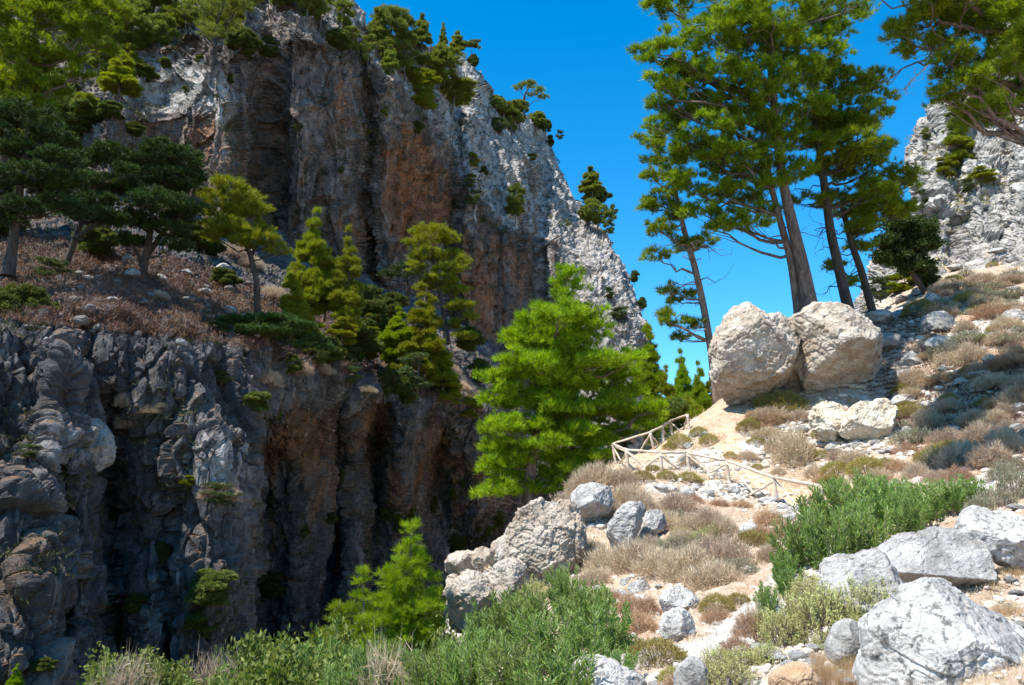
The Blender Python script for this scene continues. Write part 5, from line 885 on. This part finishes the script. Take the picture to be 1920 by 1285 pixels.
SH = {'dry': [twiggy(301, 620, .12, .010, .42, .5, .9, 'dry'), twiggy(302, 700, .11, .009, .36, .5, .9, 'dry'), twiggy(303, 560, .14, .010, .5, .5, 1., 'dry')],
      'rust': [twiggy(304, 700, .10, .009, .38, .7, .5, 'rust'), twiggy(305, 600, .11, .009, .33, .7, .5, 'rust')],
      'olive': [twiggy(306, 900, .075, .009, .46, .5, .5, 'olive', lump=.08, shell=.7), twiggy(307, 800, .08, .009, .4, .5, .5, 'olive', lump=.12, shell=.7)],
      'sage': [sagey(308), sagey(309, h=.42)], 'grey': [sagey(310, 'greysage', 280), sagey(311, 'greysage', 260, .42)], 'straw': [grass_me(312), grass_me(313)],
      'ole': [oleander_me(314), oleander_me(315), oleander_me(316, .8)], 'leafy': [twiggy(317, 800, .09, .05, .75, .9, .5, 'broad', m=6, kind='leaf', stems=60, lump=.6, shell=.4), twiggy(318, 800, .085, .046, .6, .9, .6, 'broad', m=6, kind='leaf', stems=50, lump=.6, shell=.4)],
      'twig': [twiggy(319, 260, .2, .008, .5, .9, .6, 'dry', m=5, stems=90, lump=.3)]}
SN = {'dry': ('dry_shrub', 'low dry tan shrub'), 'rust': ('dry_shrub', 'low rusty brown shrub'), 'olive': ('cushion_shrub', 'olive cushion shrub'), 'sage': ('sage_shrub', 'pale yellow-green sage shrub'), 'grey': ('sage_shrub', 'pale grey-green sage shrub'), 'straw': ('grass_tuft', 'tuft of straw-coloured grass'), 'ole': ('oleander_shrub', 'leafy green oleander shrub'), 'leafy': ('leafy_shrub', 'broad-leaved green shrub'), 'twig': ('bare_shrub', 'bare twiggy shrub')}
GRP = {'dry': 'dry shrubs on the slope', 'rust': 'dry shrubs on the slope', 'olive': 'olive cushion shrubs', 'sage': 'pale sage shrubs', 'grey': 'pale sage shrubs', 'straw': 'grass tufts', 'ole': 'oleander thicket', 'leafy': 'leafy shrubs in the gorge', 'twig': 'dry shrubs on the slope'}
rs = random.Random(21)
def shrub(kind, px, yb, wpx, hpx=None, key='C', d=None, lab=None):
    dd = d or depth_at(key, px, yb-(0 if hpx else wpx*.08))
    if dd > 1e8: return
    b = pix(px, yb, dd)
    if key == 'C' and d is None: b[2] = min(b[2]+.1, G(b[0], b[1]))
    i = rs.randrange(len(SH[kind])); sm, fm = SH[kind][i]; w_ = wpx*dd/FPX*.97; nm, look = SN[kind]
    hh = {'ole': 1., 'leafy': .75, 'dry': .46, 'rust': .38, 'olive': .46, 'sage': .6, 'grey': .6, 'straw': .4, 'twig': .55}[kind]
    hz = (hpx*dd/FPX/hh) if hpx else w_
    e = bpy.data.objects.new(nm, None); S.collection.objects.link(e); e.location = b-np.array([0, 0, .04*hz]); e.rotation_euler = (rs.uniform(-.08, .08), rs.uniform(-.08, .08), rs.uniform(0, 6.28)); e.scale = (w_*rs.uniform(.9, 1.15), w_*rs.uniform(.9, 1.15), hz)
    e['category'] = 'grass' if kind == 'straw' else 'shrub'; e['group'] = GRP[kind]
    if sm: link('stems', sm, e)
    link('foliage', fm, e)
    if lab: e['label'] = lab
    else: later(e, look, px, yb-(hpx or wpx*.4)*.5)
    return e
# oleanders: upper thicket right of the fence, lower thicket at the bottom
for a in [(1500, 1075, 95, 120), (1560, 1075, 110, 140), (1610, 1055, 110, 120), (1530, 1010, 90, 95), (1590, 1000, 110, 110), (1650, 1000, 110, 105), (1700, 1010, 100, 100), (1670, 960, 90, 80), (1620, 950, 90, 70), (1740, 985, 100, 90), (1780, 965, 90, 75), (1820, 955, 80, 65), (1480, 1120, 70, 70), (1440, 1150, 60, 65), (1560, 930, 60, 40), (1470, 1085, 60, 60), (1700, 950, 80, 50)]: shrub('ole', *a)
for a in [(1000, 1190, 120, 120), (1060, 1150, 80, 100), (1090, 1210, 120, 130), (1140, 1230, 110, 110), (940, 1230, 120, 130), (1020, 1260, 150, 130), (1100, 1285, 140, 130), (900, 1270, 130, 120), (970, 1320, 150, 140), (1050, 1340, 150, 140), (870, 1330, 140, 150), (1180, 1240, 60, 60), (1160, 1290, 80, 80), (1120, 1170, 70, 70), (905, 1200, 70, 70), (840, 1240, 70, 80), (1055, 1120, 34, 60)]: shrub('ole', *a)
# broad-leaved shrubs along the bottom left
for a in [(200, 1330, 120, 85, 'C', 19), (250, 1330, 150, 100, 'C', 20), (310, 1340, 110, 95, 'C', 19.5), (455, 1330, 110, 130, 'C', 21), (500, 1330, 140, 135, 'C', 21.5), (560, 1340, 150, 120, 'C', 21), (620, 1340, 140, 140, 'C', 20.5), (430, 1350, 110, 90, 'C', 19), (520, 1370, 170, 130, 'C', 18.5), (680, 1360, 150, 120, 'C', 17.5), (600, 1370, 150, 110, 'C', 17.5), (760, 1360, 150, 110, 'C', 16.5), (350, 1350, 100, 60, 'C', 19), (820, 1345, 110, 130, 'C', 17)]: shrub('leafy', *a)
for a in [(225, 1340, 110, 110, 'C', 18.5), (400, 1340, 120, 120, 'C', 20), (730, 1350, 120, 150, 'C', 16)]: shrub('twig', *a)
for a in [(590, 1345, 110, 150, 'C', 19), (700, 1350, 120, 150, 'C', 16.5), (800, 1345, 120, 140, 'C', 15), (640, 1360, 120, 120, 'C', 16.5)]: shrub('ole', *a)
small('cb', 22, 1330, 1252, 34, 'C', 20); small('dk', 820, 1300, 1100, 140, 'B', 30)
# dry vegetation measured on the sunlit slope
for a in [(1405, 810, 50), (1350, 812, 70), (1330, 832, 40), (1470, 770, 90), (1440, 765, 60), (1275, 838, 50), (1255, 845, 30), (1290, 905, 50), (1250, 900, 40), (1225, 885, 30), (1205, 905, 50), (1505, 860, 60), (1540, 862, 40), (1570, 890, 60), (1625, 890, 70), (1660, 880, 50), (1410, 800, 36), (1310, 815, 36), (1410, 1030, 80), (1345, 1150, 75), (1385, 1135, 50), (1560, 905, 50), (1230, 1245, 110), (1265, 1275, 60), (1000, 975, 40), (990, 990, 60), (960, 1090, 30), (1700, 740, 50), (1700, 770, 40), (1690, 720, 30), (1835, 580, 28), (1845, 640, 36), (1865, 625, 30), (1850, 550, 26), (1905, 560, 26), (1780, 755, 40), (1760, 620, 30), (1860, 500, 22), (1740, 870, 50), (1540, 820, 40), (1900, 730, 40), (1820, 700, 40), (1420, 880, 26), (1370, 862, 30)]: shrub('olive', *a)
for a in [(1120, 905, 110, 50), (1085, 925, 60, 35), (1060, 945, 60, 35), (1170, 910, 60, 30), (1490, 870, 90, 60), (1460, 850, 60, 50), (1180, 940, 90, 40), (1130, 965, 80, 36), (1210, 970, 80, 40), (1270, 960, 80, 36), (1250, 990, 70, 36), (1290, 1085, 120, 55), (1340, 1095, 120, 55), (1240, 1075, 110, 50), (1190, 1060, 110, 50), (1140, 1065, 90, 40), (1120, 1095, 90, 36), (1370, 1060, 90, 50), (1450, 1050, 70, 40), (1330, 990, 70, 36), (1360, 1010, 60, 40), (1280, 1020, 70, 34), (1180, 1040, 60, 30), (1220, 1030, 60, 34), (1440, 790, 80, 26), (1380, 805, 70, 30), (1500, 790, 40, 22), (1290, 870, 40, 22), (1340, 860, 40, 20), (1440, 820, 60, 26), (1530, 890, 50, 26), (1600, 870, 60, 30), (1650, 900, 60, 30), (1800, 870, 90, 40), (1860, 870, 90, 40), (1720, 900, 60, 36), (1780, 830, 80, 36), (1840, 830, 80, 36), (1890, 850, 80, 40), (1830, 790, 70, 30), (1740, 800, 60, 30), (1890, 780, 60, 26), (1870, 590, 60, 20), (1810, 560, 60, 20), (1770, 550, 60, 22), (1900, 530, 60, 22), (1840, 530, 60, 20), (1880, 640, 60, 22), (1810, 620, 40, 18), (1780, 590, 40, 18), (1900, 660, 50, 20), (1500, 1175, 60, 40), (1590, 1150, 60, 40), (1880, 1000, 60, 40), (1760, 900, 60, 30), (1060, 1000, 50, 26), (1100, 1030, 50, 26), (1570, 860, 40, 20), (1400, 860, 40, 18), (1460, 890, 26, 14)]: shrub('dry', *a)
for a in [(1345, 1160, 60, 26), (1210, 1150, 60, 34), (1180, 1140, 60, 34), (1200, 1180, 70, 40), (1150, 1135, 50, 30), (1410, 1190, 70, 50), (1380, 1215, 60, 36), (1440, 980, 60, 30), (1470, 1000, 50, 30), (1430, 1010, 60, 26), (1540, 900, 36, 18), (1010, 1080, 40, 20), (985, 1060, 40, 18), (1030, 1000, 60, 24), (1060, 970, 40, 22), (1000, 1020, 40, 18), (1300, 940, 40, 20), (1160, 985, 30, 18), (1800, 900, 60, 26), (1680, 880, 60, 28), (1700, 850, 50, 24), (1750, 850, 50, 24), (1870, 760, 50, 22), (1500, 1000, 36, 20), (1390, 950, 40, 14), (1350, 945, 40, 12), (1660, 700, 30, 14), (1720, 700, 30, 12), (1880, 720, 50, 18), (1580, 960, 30, 16), (1280, 1290, 80, 30), (1730, 1100, 40, 20)]: shrub('rust', *a)
for a in [(1340, 1015, 60, 36), (1310, 1020, 50, 30), (1600, 1170, 120, 90), (1550, 1180, 120, 95), (1510, 1195, 110, 90), (1640, 1145, 100, 80), (1660, 1110, 90, 60), (1470, 1205, 90, 70), (1580, 1120, 110, 70), (1520, 1130, 90, 70), (1440, 1200, 60, 55), (1350, 1245, 70, 40), (1400, 1255, 90, 45), (1440, 1245, 70, 40), (1370, 1285, 100, 50), (1330, 1285, 80, 40), (1215, 1055, 60, 30), (1120, 1130, 60, 34), (1000, 1130, 60, 60), (960, 1150, 50, 50), (1560, 1210, 70, 40), (1690, 1090, 50, 36), (1275, 1010, 50, 26), (1180, 1010, 40, 20), (1610, 1190, 60, 40)]: shrub('sage', *a)
for a in [(1905, 935, 80, 60), (1870, 950, 70, 44), (1840, 960, 60, 36), (1910, 990, 50, 36), (1780, 935, 60, 36), (1880, 900, 60, 40), (1770, 860, 70, 34), (1820, 850, 70, 34), (1900, 890, 70, 36), (1700, 830, 60, 30), (1730, 830, 50, 34), (1850, 800, 50, 26), (1270, 970, 40, 20), (1190, 990, 50, 26), (1800, 545, 60, 20), (1850, 545, 60, 20), (1900, 555, 60, 20), (1760, 575, 40, 18), (1690, 800, 40, 26), (1740, 880, 50, 26), (1690, 780, 40, 24)]: shrub('grey', *a)
for a in [(1545, 1265, 50, 46), (1560, 1285, 60, 50), (1600, 1255, 40, 40), (1590, 1285, 40, 36), (1625, 1225, 20, 24), (1535, 1240, 30, 30), (1740, 1220, 50, 26), (1790, 1190, 40, 20), (1880, 1100, 50, 20), (1890, 1150, 50, 24), (1900, 1075, 40, 16), (1650, 1260, 30, 30)]: shrub('straw', *a)
for a in [(440, 480, 60, 30, 'B'), (470, 500, 50, 26, 'B'), (510, 560, 60, 26, 'B'), (300, 560, 40, 18, 'B'), (240, 800, 50, 30, 'B'), (230, 760, 36, 26, 'B'), (280, 775, 40, 14, 'B'), (300, 765, 30, 12, 'B'), (540, 640, 40, 20, 'B'), (860, 730, 50, 20, 'B'), (840, 700, 50, 20, 'B'), (500, 720, 60, 30, 'B'), (120, 855, 30, 20, 'B'), (690, 735, 40, 16, 'B'), (410, 935, 70, 30, 'B'), (560, 700, 50, 24, 'B'), (600, 700, 50, 20, 'B')]: shrub('dry', *a)
rq = random.Random(77)
def fill(poly, kinds, n, wlo, whi, seed):
    P_, xs, ys, ds = sample_pix(n, poly, 'C', seed)
    for X_, Y_ in zip(xs, ys):
        k = rq.choice(kinds); w0 = rq.uniform(wlo, whi); shrub(k, X_, Y_+4, w0, w0*rq.uniform(.32, .5))
fill([(1690, 600), (1760, 560), (1920, 600), (1920, 870), (1700, 880), (1690, 760)], ['dry', 'dry', 'grey', 'olive', 'rust', 'twig'], 46, 36, 78, 501)
fill([(1740, 530), (1920, 480), (1920, 600), (1760, 580)], ['dry', 'grey', 'grey', 'olive'], 30, 26, 50, 502)
fill([(1100, 1000), (1180, 950), (1400, 1020), (1450, 1100), (1200, 1080), (1050, 1060)], ['dry', 'dry', 'grey', 'dry'], 16, 50, 100, 503)
fill([(1380, 780), (1500, 770), (1500, 850), (1300, 840)], ['dry', 'grey', 'rust', 'olive'], 12, 26, 50, 504)
# uncountable low growth: dry herbs over the slope, litter that also carries shade, scrub on the ledges
def carpet(name, P, kinds_mat, ln, wd, n, seed, up=1., spread=.6):
    g = np.random.default_rng(seed); a = Acc(); D = unit(np.tile([0, 0, 1.], (len(P), 1))*up+.35*g.normal(size=P.shape)); sc = ln[:, None]
    N = len(P); c = np.repeat(P, n, 0)+g.normal(size=(N*n, 3))*np.repeat(sc, n, 0)*np.array([.7, .7, .12]); d = unit(np.repeat(D, n, 0)+spread*g.normal(size=c.shape)); s = unit(np.cross(d, g.normal(size=c.shape))); L = np.repeat(sc, n, 0)*g.uniform(.4, 1.1, (N*n, 1)); w_ = np.repeat(wd, n)[:, None]
    V = np.stack([c-s*w_/2, c+s*w_/2, c+d*L], 1).reshape(-1, 3); r = np.clip(np.repeat(g.random(N), n)*.7+.3*g.random(N*n), 0, 1); a.add(V, np.arange(len(V)).reshape(-1, 3), np.repeat(r, 3))
    return link(name, a.mesh(name, M[kinds_mat]), kind='stuff')
gg = np.random.default_rng(5)
P_, x_, y_, d_ = sample_pix(16000, SLOPE, 'C', 90); mk = fbm(P_*.45+30, 3); a_ = mk > .02; P1 = P_[a_]; dd = d_[a_]; P1[:, 2] = near_ground(P1[:, 0], P1[:, 1])
carpet('dry_herbs', P1, 'dry', np.clip(.16*np.clip(dd/25, .4, 1.5)*gg.uniform(.5, 1.3, len(P1)), .03, .4), .0007*dd, 12, 91)
P1 = P_[~a_][::3]; dd = d_[~a_][::3]; P1[:, 2] = near_ground(P1[:, 0], P1[:, 1]); carpet('dry_grass', P1, 'straw', np.clip(.10*np.clip(dd/25, .4, 1.5), .03, .3), .0006*dd, 8, 92)
P_, x_, y_, d_ = sample_pix(10000, [(0, 430), (300, 470), (560, 560), (900, 740), (900, 780), (600, 690), (400, 640), (0, 600)], 'B', 93); carpet('pine_litter_shade', P_, 'litter', .25*gg.uniform(.5, 1.2, len(P_)), .0008*d_, 9, 94)
def ledge(P, N, mk, n, seed, lo):
    g = np.random.default_rng(seed); F_ = P.reshape(-1, 3); px, py, d = proj(F_); nz = gnormal(P)[..., 2].reshape(-1); nz = np.abs(nz)
    ok = np.where((nz > lo) & (d > 5) & (px > -60) & (px < 1980) & (py > -60) & (py < 1330) & mk.reshape(-1))[0]; ok = g.choice(ok, min(n, len(ok)), replace=False); return F_[ok], d[ok]
pxA, pyA, dA = proj(PA); P1, dd = ledge(PA, NA, fbm(PA*.09+8, 3) > .0, 5200, 95, .45); carpet('cliff_scrub', P1, 'scrub', .5*gg.uniform(.4, 1.3, len(P1)), .0011*dd, 16, 96, spread=.9)
P1, dd = ledge(PB, NB, fbm(PB*.2+8, 3) > .02, 5000, 97, .4); carpet('ledge_scrub', P1, 'scrub', .26*gg.uniform(.4, 1.3, len(P1)), .001*dd, 16, 98, spread=.9)
P1, dd = ledge(PD, ND, fbm(PD*.2+8, 3) > .1, 900, 99, .5); carpet('ledge_scrub', P1, 'olive', .35*gg.uniform(.4, 1.3, len(P1)), .001*dd, 16, 100, spread=.9)
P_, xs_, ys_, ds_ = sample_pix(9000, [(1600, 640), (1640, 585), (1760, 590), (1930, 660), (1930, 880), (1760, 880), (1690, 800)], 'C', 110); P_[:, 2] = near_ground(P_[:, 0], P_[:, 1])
carpet('pine_litter_shade', P_, 'litter', .16*gg.uniform(.5, 1.3, len(P_)), .0009*ds_, 10, 111, up=.35, spread=.9)  # dark needle cover, also painting in the tree shade on this slope
finish_labels()
print('TRIS', sum(len(o.data.polygons) for o in S.objects if o.type == 'MESH'))
